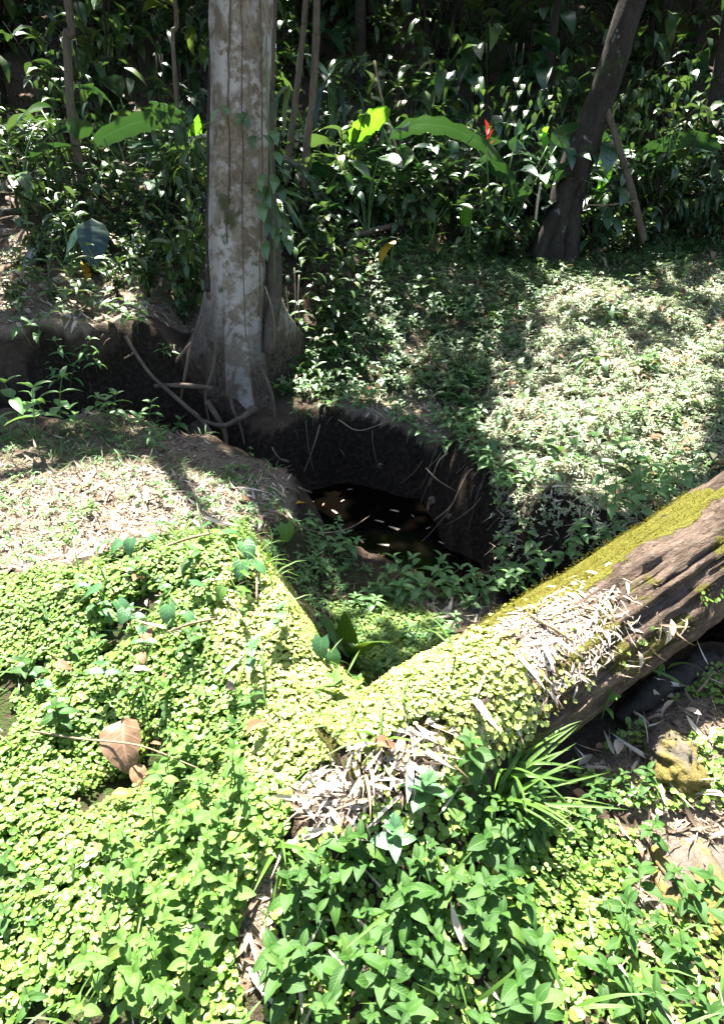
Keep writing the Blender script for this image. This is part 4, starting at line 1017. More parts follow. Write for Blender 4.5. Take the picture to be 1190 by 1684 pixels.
# ================================================================== PLANTS
LEAFM = {}
def LM(kind, mat):
    key = (kind, mat.name)
    if key not in LEAFM:
        spec = {'mint': (1, .56, 'ovate', 6, 4, .45, .22, .03), 'mint2': (1, .5, 'ovate', 6, 4, .75, .3, .04), 'herb': (1, .48, 'ovate', 6, 4, .5, .25, .03), 'herb2': (1, .42, 'lance', 6, 4, .8, .3, .03),
                'lance': (1, .36, 'lance', 6, 4, .6, .3, .02), 'lance2': (1, .3, 'lance', 6, 4, .95, .35, .02), 'heart': (1, .82, 'heart', 6, 4, .5, .18, .03), 'heart2': (1, .72, 'heart', 6, 4, .8, .3, .04),
                'blade': (1, .05, 'blade', 8, 2, .9, .5, 0), 'blade2': (1, .045, 'blade', 8, 2, .5, .5, 0), 'oblong': (1, .36, 'oblong', 8, 4, .5, .25, .03), 'vine': (1, .36, 'lance', 6, 4, .9, .25, .02),
                'bract': (1, .3, 'lance', 4, 2, .3, .6, 0), 'strap': (1, .07, 'strap', 8, 2, 1.1, .4, 0)}[kind]
        L, W, pr, nl, nc, dr, fo, wv = spec
        V, F, U = leaf_t(L, W, pr, nl, nc, dr, fo, wv)
        LEAFM[key] = np_mesh('leaf_' + kind, V, F, U, None, [mat])
    return LEAFM[key]
STEM = {}
def stem_mesh(bend):
    k = round(bend, 1)
    if k not in STEM:
        pts = [(math.sin(k) * .0, 0, 0), (.04 * k, 0, .35), (.14 * k, 0, .7), (.3 * k, 0, 1)]
        STEM[k] = tube_mesh('stem', curve_pts(pts, 7), np.linspace(.011, .006, 7), M_stem, 5)
    return STEM[k]
def stem_at(bend, s):
    return np.array([.3 * bend * s * s, 0, s])
def herb(name, label, loc, h, nlev, kinds, mat, leafL, group=None, bend=.3, cat='herb', opp=True, first=.25, up0=.15, stems=1, rnd=random):
    t = thing(name, label, cat, loc, rnd.uniform(0, 6.28), group)
    for q in range(stems):
        if stems > 1:
            lean = rnd.uniform(.15, .5); ang = 2 * math.pi * q / stems + rnd.uniform(-.4, .4); hh = h * rnd.uniform(.65, 1.05)
        else:
            lean, ang, hh = 0, 0, h
        st = link('stem', stem_mesh(bend), t, (math.cos(ang) * .01 * stems, math.sin(ang) * .01 * stems, 0), (0, lean, ang), hh)
        B = Matrix.Translation(st.location) @ Euler(st.rotation_euler).to_matrix().to_4x4() @ Matrix.Scale(hh, 4)
        a0 = rnd.uniform(0, 3.14)
        for i in range(nlev):
            f = (i + .5) / nlev
            s = first + (1 - first) * (i + 1) / nlev
            p = B @ Vector(stem_at(bend, s))
            ring = 2 if i < nlev - 1 else 3
            for j in range(ring):
                a = a0 + i * 1.57 + j * (2 * math.pi / ring) + rnd.uniform(-.3, .3)
                el = up0 + (.55 if i == nlev - 1 else .15 * f) + rnd.uniform(-.25, .25)
                sc = leafL * (1.05 - .45 * f * f) * rnd.uniform(.8, 1.15)
                if i == nlev - 1: sc *= .8
                link('leaf', LM(rnd.choice(kinds), mat), t, p, (rnd.uniform(-.3, .3), -el, a), sc)
    return t
def scatter_herbs(pts, protos, labels, group, smin=.8, smax=1.2, surf=S):
    """pts = world points; first use places the prototypes themselves"""
    made = []
    for i, p in enumerate(pts):
        k = i % len(protos)
        o = protos[k] if i < len(protos) else copy_tree(protos[k])
        o.location = p; o.rotation_euler = (random.uniform(-.12, .12), random.uniform(-.12, .12), random.uniform(0, 6.28))
        o.scale = (random.uniform(smin, smax),) * 3
        tag(o, labels, None, group); made.append(o)
    return made
def by_place(objs, desc, marks):
    """name each plant by the thing it stands nearest to"""
    for o in objs:
        px, py, _ = proj(np.array(o.location))
        j = min(range(len(marks)), key=lambda i: (marks[i][0] - px) ** 2 + (marks[i][1] - py) ** 2)
        o['label'] = desc + ' ' + marks[j][2]
def poisson(polys, n, dmin, seed, surf=S, squash=1.0):
    """points inside a photo-plane polygon looked up on the ground, kept apart on the ground"""
    r = random.Random(seed); poly = np.array(polys, float); lo, hi = poly.min(0), poly.max(0); out = []
    tries = 0
    while len(out) < n and tries < n * 60:
        tries += 1
        x, y = r.uniform(lo[0], hi[0]), r.uniform(lo[1], hi[1])
        if not inside(np.array([x]), np.array([y]), poly)[0]: continue
        g = ground_at(x, y, surf)
        if all(np.hypot(g[0] - q[0], g[1] - q[1]) > dmin for q in out):
            out.append(g)
    return out

# --- mint-like herbs in the sun, lower left
protos = [herb('mint_herb', 'x', (0, 0, 0), random.uniform(.09, .15), random.choice((3, 4)), ('mint', 'mint2'), M_mint, random.uniform(.038, .052), 'g', random.uniform(.1, .5)) for _ in range(6)]
pts = poisson([(250, 1260), (330, 1225), (410, 1310), (440, 1370), (440, 1420), (420, 1470), (380, 1560), (330, 1690), (150, 1690), (190, 1540), (200, 1450), (170, 1400), (220, 1380), (290, 1340)], 46, .046, 1)
by_place(scatter_herbs(pts, protos, 'light green mint-like herb', 'light green herbs at lower left'), 'light green mint-like herb', [(212, 1262, 'beside the large curled dead leaf'), (208, 1340, 'beside the yellow fallen leaf'), (425, 1235, 'below the curled reddish brown leaf'), (340, 1290, 'at the end of the long thin twig'),
    (490, 1340, 'at the left foot of the straw heap'), (440, 1400, 'beside the thin grass left of the straw'), (400, 1490, 'left of the straight tan stem'), (300, 1440, 'in the middle of the sunny patch'), (200, 1440, 'at the left margin of the sunny patch'), (235, 1530, 'beside the flat broad blades at bottom left'), (330, 1620, 'at the bottom edge near the bare patch'), (160, 1640, 'in the bottom left corner')])
# --- darker herbs lower right
protos = [herb('leafy_herb', 'x', (0, 0, 0), random.uniform(.10, .17), random.choice((3, 4, 4)), ('herb', 'mint', 'herb2'), M_herb, random.uniform(.046, .072), 'g', random.uniform(.1, .5)) for _ in range(7)]
pts = poisson([(480, 1480), (540, 1465), (640, 1455), (715, 1400), (760, 1310), (800, 1260), (830, 1300), (870, 1350), (840, 1420), (830, 1500), (900, 1640), (880, 1700), (440, 1700), (470, 1540), (460, 1470)], 62, .052, 2)
by_place(scatter_herbs(pts, protos, 'mid green leafy herb', 'mid green herbs at bottom centre'), 'mid green leafy herb', [(500, 1420, 'at the upper left end of the bottom thicket'), (570, 1390, 'just below the straw heap'), (640, 1400, 'beside the bluish green herb'), (690, 1330, 'beside the dark rounded-leaf plant'), (760, 1280, 'left of the big grass tuft'), (810, 1340, 'under the big grass tuft'), (685, 1480, 'around the folded grass blades'),
    (810, 1465, 'beside the yellow leaf in the thicket'), (850, 1400, 'bordering the round leaves on the right'), (590, 1500, 'in the middle of the bottom thicket'), (480, 1560, 'right of the bare straw patch at the bottom'), (560, 1640, 'at the bottom edge left of centre'), (700, 1620, 'at the bottom edge right of centre'), (850, 1620, 'at the bottom edge below the round leaves')])
protos = [herb('leafy_herb', 'x', (0, 0, 0), random.uniform(.08, .14), 3, ('herb', 'herb2'), M_herb, random.uniform(.05, .065), 'g', random.uniform(.1, .5)) for _ in range(4)]
pts = poisson([(1000, 1480), (1080, 1440), (1190, 1450), (1190, 1690), (960, 1690)], 16, .06, 3)
by_place(scatter_herbs(pts, protos, 'leafy herb', 'herbs in the bottom right corner'), 'leafy herb at the bottom right', [(1000, 1490, 'beside the pale upright strip of dry leaf'), (1110, 1465, 'among the stones and straw'), (1180, 1560, 'at the right edge'), (1060, 1560, 'in the middle of the round leaves'), (990, 1640, 'at the lower left of the corner'), (1130, 1650, 'at the very corner')])
pts = poisson([(870, 1300), (1000, 1270), (1060, 1330), (1000, 1380), (900, 1350)], 8, .06, 33)
scatter_herbs(pts, [copy_tree(p) for p in protos], 'small herb between the grass tuft and the stone', 'small herbs right of the grass tuft', .6, .85)
pts = poisson([(-60, 1350), (60, 1340), (80, 1690), (-60, 1690)], 7, .07, 34)
by_place(scatter_herbs(pts, [copy_tree(p) for p in protos], 'small herb', 'herbs at the left edge', .6, .9), 'small herb in the carpet at the left edge', [(0, 1380, 'level with the yellow leaf'), (0, 1480, 'halfway down'), (0, 1570, 'low down'), (0, 1660, 'in the bottom corner')])
# individually placed seedlings in the front
for (px, py, h, nl, L, kinds, mat, lab) in (
        (115, 1200, .12, 3, .075, ('herb', 'herb2'), M_herb, 'dark green herb left of the big brown leaf'),
        (118, 1095, .10, 2, .075, ('lance', 'herb2'), M_herb, 'dark herb with narrow leaves in the shady dip at left'),
        (160, 1080, .09, 2, .06, ('lance',), M_herb, 'small narrow-leaved herb beside the dip at left'),
        (60, 1120, .11, 3, .07, ('herb', 'lance'), M_herb, 'leafy herb beyond the curled leaf at the far left'),
        (275, 1150, .07, 2, .05, ('mint',), M_mint, 'pale seedling with toothed leaves below the twisted dry leaf'),
        (985, 1185, .10, 3, .06, ('lance', 'herb2'), M_mint, 'green herb rising beside the dark rotten branch'),
        (1060, 1310, .10, 3, .055, ('lance', 'herb2'), M_herb, 'herb standing beside the yellow mossy stone'),
        (1052, 1385, .10, 3, .06, ('lance2', 'herb2'), M_herb, 'drooping narrow-leaved herb below the yellow mossy stone'),
        (395, 1215, .06, 2, .055, ('herb',), M_herb, 'small dark herb beside the reddish brown curled leaf'),
        (690, 1330, .10, 3, .07, ('heart', 'heart2'), M_heart, 'dark rounded-leaf plant at the edge of the straw heap'),
        (640, 1400, .11, 3, .07, ('heart', 'herb'), M_heart, 'bluish green herb among the bottom centre thicket'),
        (545, 1150, .08, 2, .06, ('mint', 'herb'), M_mint, 'pale herb at the notch between the mound and the log'),
        (590, 1150, .07, 2, .05, ('mint',), M_mint, 'small sunlit seedling at the near foot of the log'),
        (270, 830, .14, 3, .09, ('lance',), M_shelf, 'green seedling on the sunlit litter ledge'),
        (345, 845, .10, 3, .075, ('lance', 'herb'), M_shelf, 'pale seedling at the back edge of the mound'),
        (150, 850, .09, 3, .06, ('herb',), M_mint, 'bright seedling on the left of the litter ledge'),
        (110, 905, .12, 3, .06, ('herb',), M_mint, 'bright herb at the left foot of the litter ledge'),
        (262, 745, .16, 3, .12, ('lance2',), M_shelf, 'rosette herb on the shaded upper ledge'),
        (420, 800, .07, 2, .06, ('herb',), M_shelf, 'tiny seedling near the tip of the ledge'),
        (410, 760, .10, 2, .05, ('lance',), M_shelf, 'pale seedling on the earthy edge of the ledge')):
    herb('leafy_herb' if mat is not M_shelf else 'seedling', lab, tuple(ground_at(px, py)), h, nl, kinds, mat, L)

protos = [herb('mound_weed', 'x', (0, 0, 0), random.uniform(.10, .15), 2, k_, m_, random.uniform(.045, .08), 'g', random.uniform(.1, .6)) for k_, m_ in ((('heart', 'herb'), M_heart), (('lance', 'herb2'), M_herb), (('lance2', 'lance'), M_herb), (('heart2',), M_heart), (('mint',), M_mint))]
pts = poisson([(80, 1000), (300, 925), (400, 905), (450, 990), (480, 1080), (420, 1190), (260, 1200), (70, 1230)], 24, .11, 44)
by_place(scatter_herbs(pts, protos, 'small dark weed', 'weeds on the mound', .7, 1.1), 'small dark weed', [(108, 990, 'beside the pale leaf at the left of the mound'), (235, 980, 'beside the twisted brown leaf'), (190, 1020, 'beside the dark vine on the left of the mound'), (310, 1020, 'beside the vine in the middle of the mound'), (390, 920, 'on the crest under the pale vine'), (425, 980, 'beside the white upright twig'), (388, 1125, 'beside the long thin tan leaf'), (320, 1055, 'beside the pale curved twig'),
    (245, 1065, 'beside the dark leaves in the hollow'), (240, 1132, 'beside the tan boat-shaped leaf'), (112, 1125, 'beside the orange brown leaf at the left'), (150, 1190, 'above the large curled leaf'), (460, 1050, 'near the right edge of the mound'), (386, 1165, 'beside the dark shrivelled leaf')])
# --- herbs on the shelf by the water
def shelf(px, py, stems, h, L, lab, kinds=('lance', 'herb2'), mat=M_shelf, nlev=4, cat='herb'):
    return herb('water_edge_herb', lab, tuple(ground_at(px, py, H)), h, nlev, kinds, mat, L, None, .35, cat, stems=stems)
shelf(690, 985, 6, .30, .125, 'tall leafy herb clump at the water edge in the middle', nlev=4)
shelf(745, 985, 3, .24, .11, 'slim herb just right of the tall clump at the water')
shelf(640, 990, 3, .20, .10, 'low herb just left of the tall clump at the water')
shelf(850, 965, 6, .33, .125, 'dense dark leafy herb clump behind the log')
shelf(800, 985, 4, .24, .11, 'leafy herb between the water and the log')
shelf(900, 940, 4, .42, .12, 'tall sunlit herb with white glare behind the log')
shelf(775, 1000, 2, .16, .10, 'low herb beside the straw in the hollow')
shelf(555, 915, 3, .20, .10, 'bluish herb at the near left edge of the water')
shelf(545, 885, 2, .22, .09, 'small spreading herb overhanging the water')
shelf(600, 1000, 3, .14, .10, 'low bright herb on the shelf left of the clumps')
shelf(520, 940, 3, .12, .08, 'small herb on the green shelf')
shelf(690, 1060, 3, .11, .08, 'small herb in the hollow behind the log')
shelf(640, 1105, 3, .10, .07, 'dark small herb at the foot of the log in the hollow')
shelf(735, 1040, 3, .10, .07, 'small herb close behind the mossy log')
shelf(960, 900, 4, .34, .11, 'sunlit herb half hidden behind the log')
shelf(1010, 860, 4, .40, .12, 'pale herb on the bank above the log')
shelf(1060, 830, 4, .38, .13, 'broad-leaved pale herb behind the log at right')
shelf(1090, 800, 3, .34, .14, 'white-lit broad herb on the right bank')

# --- plants of the far slope: countable leafy plants standing out of the creeping cover
protos = [herb('slope_herb', 'x', (0, 0, 0), random.uniform(.18, .34), random.choice((2, 3)), ('lance', 'lance2', 'herb'), M_creep, random.uniform(.11, .17), 'g', random.uniform(.1, .6), stems=random.choice((1, 2))) for _ in range(6)]
pts = poisson([(480, 600), (560, 560), (620, 470), (800, 420), (1190, 440), (1190, 820), (1040, 790), (900, 790), (820, 740), (740, 690), (600, 640)], 44, .22, 5, H)
by_place(scatter_herbs(pts, protos, 'small leafy plant', 'leafy plants on the far slope', .7, 1.25), 'small leafy plant', [(500, 590, 'beside the glossy plant near the trunk roots'), (600, 660, 'above the straw fringe of the far bank'), (640, 560, 'in the sunlit patch right of the trunk'), (700, 450, 'at the forest edge right of the trunk'), (782, 545, 'beside the pinkish dead leaf on the slope'), (905, 430, 'in front of the leaning tree'), (1060, 430, 'at the foot of the leaning pole'),
    (1000, 535, 'beside the large rosette on the slope'), (970, 625, 'beside the pale rosette in the sun'), (860, 680, 'on the edge between shade and sun on the slope'), (1000, 760, 'in the sunny lower part of the slope'), (1150, 650, 'at the sunny right edge of the slope'), (900, 790, 'near the lip of the bank above the log')])
protos2 = [herb('slope_herb', 'x', (0, 0, 0), random.uniform(.2, .3), 3, ('lance2', 'lance'), M_shelf, random.uniform(.10, .14), 'g', .5, stems=2) for _ in range(3)]
pts = [ground_at(x, y, H) for x, y in ((700, 735), (740, 740), (790, 780), (835, 800), (715, 700), (780, 745), (685, 720), (860, 790))]
_fp = poly_pts(FAR[9:16], .12)
pts += [np.array([q[0] + random.uniform(-.08, .08), q[1] + random.uniform(0, .12), 0]) for q in _fp if random.random() < .8]
pts = [np.array([q[0], q[1], h1(q[0], q[1]) - .03]) for q in pts]
by_place(scatter_herbs(pts, protos2, 'light green plant', 'plants on the lip of the far bank', .8, 1.15), 'light green plant', [(470, 660, 'on the bank lip beside the pale trunk'), (580, 670, 'on the bank lip behind the straw fringe'), (690, 715, 'hanging over the middle of the far bank'), (750, 745, 'hanging over the bend of the far bank'), (800, 785, 'on the bank lip above the bare roots'), (870, 812, 'on the bank lip behind the sunlit herb'), (980, 840, 'on the bank lip behind the log'), (1150, 850, 'on the bank lip at the right edge')])
for (px, py, h, L, nl, lab, mat) in ((500, 570, .5, .19, 4, 'glossy white-lit plant with a rusty leaf beside the trunk roots', M_creep), (540, 640, .3, .17, 3, 'pale long-leaved plant at the top of the dark bank', M_creep),
                                 (470, 590, .3, .15, 3, 'bright green plant at the right foot of the pale trunk', M_shelf), (560, 590, .35, .14, 4, 'leafy plant on the bank right of the trunk roots', M_creep),
                                 (1000, 535, .4, .22, 4, 'large-leaved rosette plant on the right slope', M_creep), (970, 620, .34, .2, 3, 'pale rosette plant in the sunlit part of the slope', M_creep),
                                 (620, 560, .3, .15, 3, 'leafy sprig in the sunlit patch of the bank', M_creep), (735, 440, .5, .22, 3, 'plant with a long leaf at the forest edge', M_jung2)):
    herb('bank_plant', lab, tuple(ground_at(px, py, H)), h, nl, ('lance', 'lance2', 'vine'), mat, L, stems=2)
for (px, py, h, L, lab) in ((125, 600, .3, .14, 'grassy plant on the dark wall of the left bank'), (160, 612, .25, .13, 'small plant hanging on the dark left bank'), (110, 640, .3, .14, 'plant low on the dark bank at far left'), (270, 590, .15, .1, 'sprig on the earth between bank and buttress'),
                            (225, 548, .3, .13, 'plant on the lip of the left bank'), (60, 570, .35, .16, 'plant at the left end of the bank lip')):
    herb('bank_plant', lab, tuple(ground_at(px, py, H)), h, 3, ('lance', 'lance2'), M_shelf, L, stems=3)
# left edge plants overhanging the ledge
for (px, py, h, L, lab) in ((95, 715, .45, .2, 'bushy pale green plant at the left edge of the ledge'), (150, 712, .30, .18, 'green plant with pointed leaves at the back of the ledge'),
                            (60, 730, .5, .2, 'leafy plant at the left end of the ledge outside the path of light'), (185, 700, .26, .15, 'small plant on the brink of the ledge'), (240, 703, .2, .13, 'sprig on the brink of the ledge near the roots'),
                            (290, 712, .2, .15, 'dark sprig on the brink below the buttress')):
    herb('ledge_plant', lab, tuple(ground_at(px, py, H)), h, 3, ('lance', 'herb', 'lance2'), M_shelf, L, stems=2)

# --- heart-leaved vines on the mound: leaves set out one by one
def vine(name, label, leaves, mat, cat='vine', surf=S, lift=.085, group=None, kinds=('heart', 'heart2')):
    g = [ground_at(px, py, surf) for px, py, *_ in leaves]
    base = g[0]
    t = thing(name, label, cat, tuple(base), 0, group)
    prev = None
    path = []
    for (px, py, L, ang, tilt), p in zip(leaves, g):
        q = p - base + np.array([0, 0, lift * random.uniform(.8, 1.4)])
        path.append(p - base + np.array([0, 0, .012]))
        st = curve_pts([path[-1], (path[-1] + q) / 2 + np.array([.01, 0, .01]), q], 5)
        link('petiole', tube_mesh('petiole', st, .0022, M_stem, 5), t)
        link('leaf', LM(random.choice(kinds), mat), t, tuple(q), (random.uniform(-.25, .25), tilt, ang), L)
    if len(path) > 1:
        link('stem', tube_mesh('stem', curve_pts(path, 4 * len(path)), .0025, M_stem, 5), t)
    return t
vine('heart_leaf_vine', 'dark heart-leaved vine on the left of the mound', [(172, 1000, .075, -2.8, .2), (200, 1020, .085, -.6, .5), (215, 1040, .06, -1.8, .5), (160, 1040, .05, 2.6, .3)], M_heart)
vine('heart_leaf_vine', 'heart-leaved vine in the middle of the mound', [(285, 1035, .085, -1.5, .6), (320, 995, .06, .2, .2), (310, 1035, .055, -.6, .5), (355, 985, .05, 2.8, .3)], M_heart)
vine('heart_leaf_vine', 'pale heart-leaved vine along the crest of the mound', [(375, 905, .10, .5, .1), (405, 925, .095, -1.0, .4), (400, 950, .08, -1.6, .6), (345, 905, .07, 2.6, .3), (420, 960, .07, -.4, .4)], M_heart)
vine('heart_leaf_vine', 'dark glossy vine at the back left of the mound', [(205, 915, .075, -2.5, .4), (240, 905, .07, .3, .1), (265, 893, .08, .9, .1), (225, 925, .08, -1.8, .6), (180, 920, .07, 3.0, .3)], M_heart)
vine('heart_leaf_vine', 'sunlit vine trailing down the right side of the mound', [(375, 1010, .06, -2.2, .5), (395, 1000, .06, .3, .2), (405, 985, .06, .9, .2), (365, 990, .05, 2.5, .2)], M_mint)
vine('heart_leaf_vine', 'silvery leaves at the notch beside the broad-leaf seedling', [(530, 1085, .08, -1.7, .8), (545, 1100, .08, -1.2, .8), (525, 1050, .05, .7, .1)], M_heart)
# big single leaf overhanging the ledge
p0 = ground_at(455, 905)
t = thing('heart_leaf_seedling', 'seedling with one big heart-shaped leaf standing up at the ledge tip', 'seedling', tuple(p0))
for (px, py, Y, L, ang, tilt) in ((470, 862, p0[1] - .1, .11, -1.4, .9), (505, 858, p0[1], .075, .2, .3), (435, 905, p0[1] - .1, .06, -1.2, .8)):
    q = pY(px, py, Y) - p0
    link('stem', tube_mesh('stem', curve_pts([(0, 0, 0), q * .5 + np.array([.01, 0, .02]), q], 6), .003, M_stem, 5), t)
    link('leaf', LM('heart', M_heart if px != 470 else M_mint), t, tuple(q), (0, tilt, ang), L)

# --- broad leaves drawn along their own midrib
def long_leaf(parent, pts, W, mat, base, prof='oblong', fold=.25, droopside=.0, nl=14, roll=0.0, ragged=0.0, name='leaf'):
    P = curve_pts(local(pts, base), nl + 1)
    ab = {'oblong': (.34, .42), 'ovate': (.5, .9), 'lance': (.75, 1.0), 'strap': (.1, .7)}[prof]
    s = np.linspace(0, 1, nl + 1); w = s ** ab[0] * (1 - s) ** ab[1]; sm = ab[0] / (ab[0] + ab[1]); w /= sm ** ab[0] * (1 - sm) ** ab[1]
    w = np.maximum(w * W * .5, W * .01)
    tan = np.gradient(P, axis=0); tan /= np.linalg.norm(tan, axis=1, keepdims=True)
    V, UV = [], []
    nc = 6
    for i in range(nl + 1):
        side = np.cross(tan[i], np.array([0, 0, 1.0]))
        if np.linalg.norm(side) < .15: side = np.array([1.0, 0, 0])
        side /= np.linalg.norm(side); nrm = np.cross(side, tan[i])
        a = roll; sd = side * math.cos(a) + nrm * math.sin(a); nm = nrm * math.cos(a) - side * math.sin(a)
        for j in range(nc + 1):
            c = 2 * j / nc - 1
            ww = w[i] * (1 - ragged * abs(c) * (0.5 + .5 * math.sin(i * 2.9 + (3 if c > 0 else 0))))
            V.append(P[i] + sd * c * ww + nm * (fold * abs(c) * w[i] - droopside * c * c * w[i] + .04 * w[i] * math.sin(i * 1.9 + c * 2)))
            UV.append((.5 + .5 * c, s[i]))
    F = [(i * (nc + 1) + j, i * (nc + 1) + j + 1, (i + 1) * (nc + 1) + j + 1, (i + 1) * (nc + 1) + j) for i in range(nl) for j in range(nc)]
    return link(name, np_mesh('leaf', np.array(V), np.array(F), np.array(UV), None, [mat]), parent)
def broad_plant(name, label, base_px, Y, leaves, mat=None, cat='broad-leaved plant', group=None):
    """leaves = (list of (px, py, dY), width, prof, fold, mat, roll)"""
    x = pY(base_px[0], base_px[1], Y); base = np.array([x[0], Y, h1(x[0], Y) - .02])
    t = thing(name, label, cat, tuple(base), 0, group)
    for (pts, W, prof, fold, mt, roll, rag) in leaves:
        w = [pY(px, py, Y + d) for px, py, d in pts]
        st = [base, base * .5 + w[0] * .5 + np.array([0, .05, .05]), w[0]]
        link('stalk', tube_mesh('stalk', curve_pts(local(st, base), 10), np.linspace(.016, .008, 10), M_stem, 6), t)
        long_leaf(t, w, W, mt, base, prof, fold, .25, 14, roll, rag)
    return t
O = 'oblong'; OV = 'ovate'; LN = 'lance'
broad_plant('broad_leaf_seedling', 'young plant with broad paddle leaves beside the mound', (572, 1098), 2.35,
            [([(574, 1082, -.04), (570, 1045, -.06), (566, 1005, -.05)], .11, OV, .25, M_grassb, .25, 0), ([(580, 1080, -.05), (612, 1056, -.14), (655, 1058, -.18)], .11, OV, .3, M_grassb, .5, 0),
             ([(572, 1078, -.05), (552, 1045, -.10), (530, 1012, -.12)], .12, OV, .2, M_shelf, .5, 0), ([(572, 1090, -.02), (556, 1072, -.06), (536, 1062, -.08)], .10, OV, .2, M_mint, -.3, 0),
             ([(586, 1090, 0), (594, 1100, -.04), (598, 1118, -.06)], .08, OV, .3, M_big, 0, 0)])
broad_plant('heliconia', 'heliconia with a long silvery arching leaf in the forest centre', (665, 400), 8.9,
            [([(640, 228, 0), (680, 207, -.1), (730, 208, -.2), (785, 232, -.4), (828, 268, -.5)], .30, O, .22, M_big, .75, .30),
             ([(655, 300, 0), (665, 270, 0), (668, 240, .05)], .24, O, .2, M_jung2, .2, 0), ([(700, 300, 0), (735, 270, -.2), (760, 262, -.3)], .22, O, .2, M_big, 0, .1)], group=None)
broad_plant('heliconia', 'heliconia with a torn bright backlit leaf right of the trunk', (560, 360), 8.6,
            [([(578, 240, 0), (600, 205, .0), (642, 180, .05)], .36, O, .1, M_bright, .9, .25), ([(545, 350, 0), (552, 310, .1), (560, 290, .1)], .2, O, .2, M_jung2, .1, 0),
             ([(482, 292, -.2), (510, 280, -.3), (545, 285, -.4), (588, 318, -.5)], .26, O, .2, M_big, .8, .2), ([(498, 240, -.1), (525, 227, -.2), (560, 240, -.3)], .2, OV, .15, M_jung2, .5, 0),
             ([(560, 330, 0), (578, 345, -.2), (582, 375, -.25)], .15, OV, .2, M_big, .2, 0), ([(515, 320, 0), (508, 345, -.1), (512, 372, -.1)], .2, OV, .2, M_big, .8, 0)])
broad_plant('heliconia', 'heliconia with an upright glowing leaf between the leaning tree and the pole', (985, 370), 9.3,
            [([(992, 305, 0), (996, 262, .05), (998, 222, .1)], .22, OV, .2, M_bright, 1.0, 0), ([(986, 330, 0), (988, 305, 0), (984, 285, 0)], .2, OV, .2, M_bright, .8, 0), ([(980, 335, 0), (1000, 320, -.1), (1010, 345, -.2)], .18, OV, .2, M_big, 0, 0)])
broad_plant('heliconia', 'heliconia with leaves reaching across the right edge beside the pole', (1090, 380), 9.4,
            [([(1040, 262, 0), (1085, 238, -.1), (1140, 228, -.2), (1185, 245, -.3)], .28, O, .15, M_big, .8, .1), ([(1060, 250, .2), (1100, 245, .2), (1150, 265, .1)], .2, O, .2, M_jung2, .5, 0), ([(1070, 300, 0), (1110, 290, -.1), (1150, 310, -.2)], .2, O, .2, M_big, 0, 0)])
hel = broad_plant('heliconia', 'heliconia with a red flower spike in the forest right of centre', (815, 380), 9.0,
            [([(790, 260, 0), (830, 285, -.2), (850, 325, -.3)], .30, O, .2, M_big, .9, .1), ([(843, 250, 0), (850, 225, 0), (853, 195, .05)], .24, OV, .2, M_big, 1.0, 0), ([(900, 240, .1), (893, 220, .1), (902, 208, .1)], .16, OV, .2, M_bright, .8, 0),
             ([(915, 240, .0), (930, 220, -.1), (958, 212, -.1)], .30, O, .2, M_big, .8, 0), ([(800, 320, 0), (790, 290, -.1), (770, 285, -.2)], .2, O, .2, M_jung2, .2, 0), ([(845, 330, 0), (865, 310, -.1), (870, 285, -.1)], .2, OV, .2, M_big, .6, 0)])
hb = np.array(hel.location)
sp = pY(799, 248, 8.7) - hb
link('flower_stalk', tube_mesh('flower_stalk', curve_pts([(0, 0, 0), sp * .5, sp], 8), .01, M_stem, 6), hel)
for k in range(5):
    link('red_bract', LM('bract', M_red), hel, tuple(sp + np.array([0, 0, .05 * k])), (0, -1.0, 2.6 * k), .17)['label'] = 'red pointed bract'
broad_plant('heliconia', 'heliconia with an arching torn leaf left of the pale trunk', (250, 345), 8.4,
            [([(298, 208, 0), (262, 196, -.1), (215, 205, -.2), (172, 225, -.3), (160, 240, -.3)], .26, O, .15, M_big, -1.0, .2), ([(300, 300, 0), (270, 320, -.2), (205, 335, -.4)], .32, O, .15, M_dark, -.9, .1),
             ([(312, 250, 0), (322, 215, 0), (326, 188, 0)], .16, OV, .2, M_bright, .9, 0), ([(310, 190, .2), (280, 178, .2), (245, 168, .2)], .34, O, .1, M_big, -.3, .1), ([(340, 230, .1), (325, 226, 0), (312, 232, 0)], .16, OV, .1, M_big, 0, 0)])
broad_plant('philodendron', 'philodendron with two big dark glossy leaves at the left edge', (120, 480), 6.6,
            [([(152, 360, 0), (153, 395, -.12), (156, 445, -.22)], .30, OV, .12, M_dark, .15, .05), ([(130, 368, .05), (112, 405, -.08), (100, 450, -.15)], .26, OV, .12, M_dark, -.2, .05), ([(105, 375, .1), (90, 365, .05), (70, 380, 0)], .2, OV, .15, M_dark, 0, 0),
             ([(135, 430, .1), (143, 445, .05), (146, 462, .05)], .10, OV, .2, M_yellow, .3, 0), ([(60, 400, 0), (40, 430, -.1), (30, 470, -.15)], .28, OV, .12, M_dark, 0, 0)])
broad_plant('fern', 'shaded fern-like plant on the litter left of the pale trunk', (240, 420), 7.6,
            [([(265, 335, 0), (235, 348, -.1), (205, 390, -.2)], .2, O, .1, M_jung2, 0, .6), ([(270, 335, 0), (250, 318, 0), (200, 325, 0)], .22, O, .1, M_jung2, 0, .6), ([(275, 350, 0), (262, 380, -.1), (240, 410, -.2)], .18, O, .1, M_jung2, 0, .6)], cat='fern')
broad_plant('broad_leaf_plant', 'plant with a yellowing drooping leaf on the bank in the middle distance', (640, 450), 7.6,
            [([(650, 395, 0), (632, 410, -.1), (625, 435, -.15)], .14, OV, .2, M_yellow, .1, .2), ([(620, 400, 0), (640, 390, -.1), (668, 395, -.1)], .16, OV, .2, M_big, 0, 0), ([(600, 410, 0), (580, 395, -.1), (575, 425, -.15)], .16, OV, .2, M_jung2, 0, 0)])
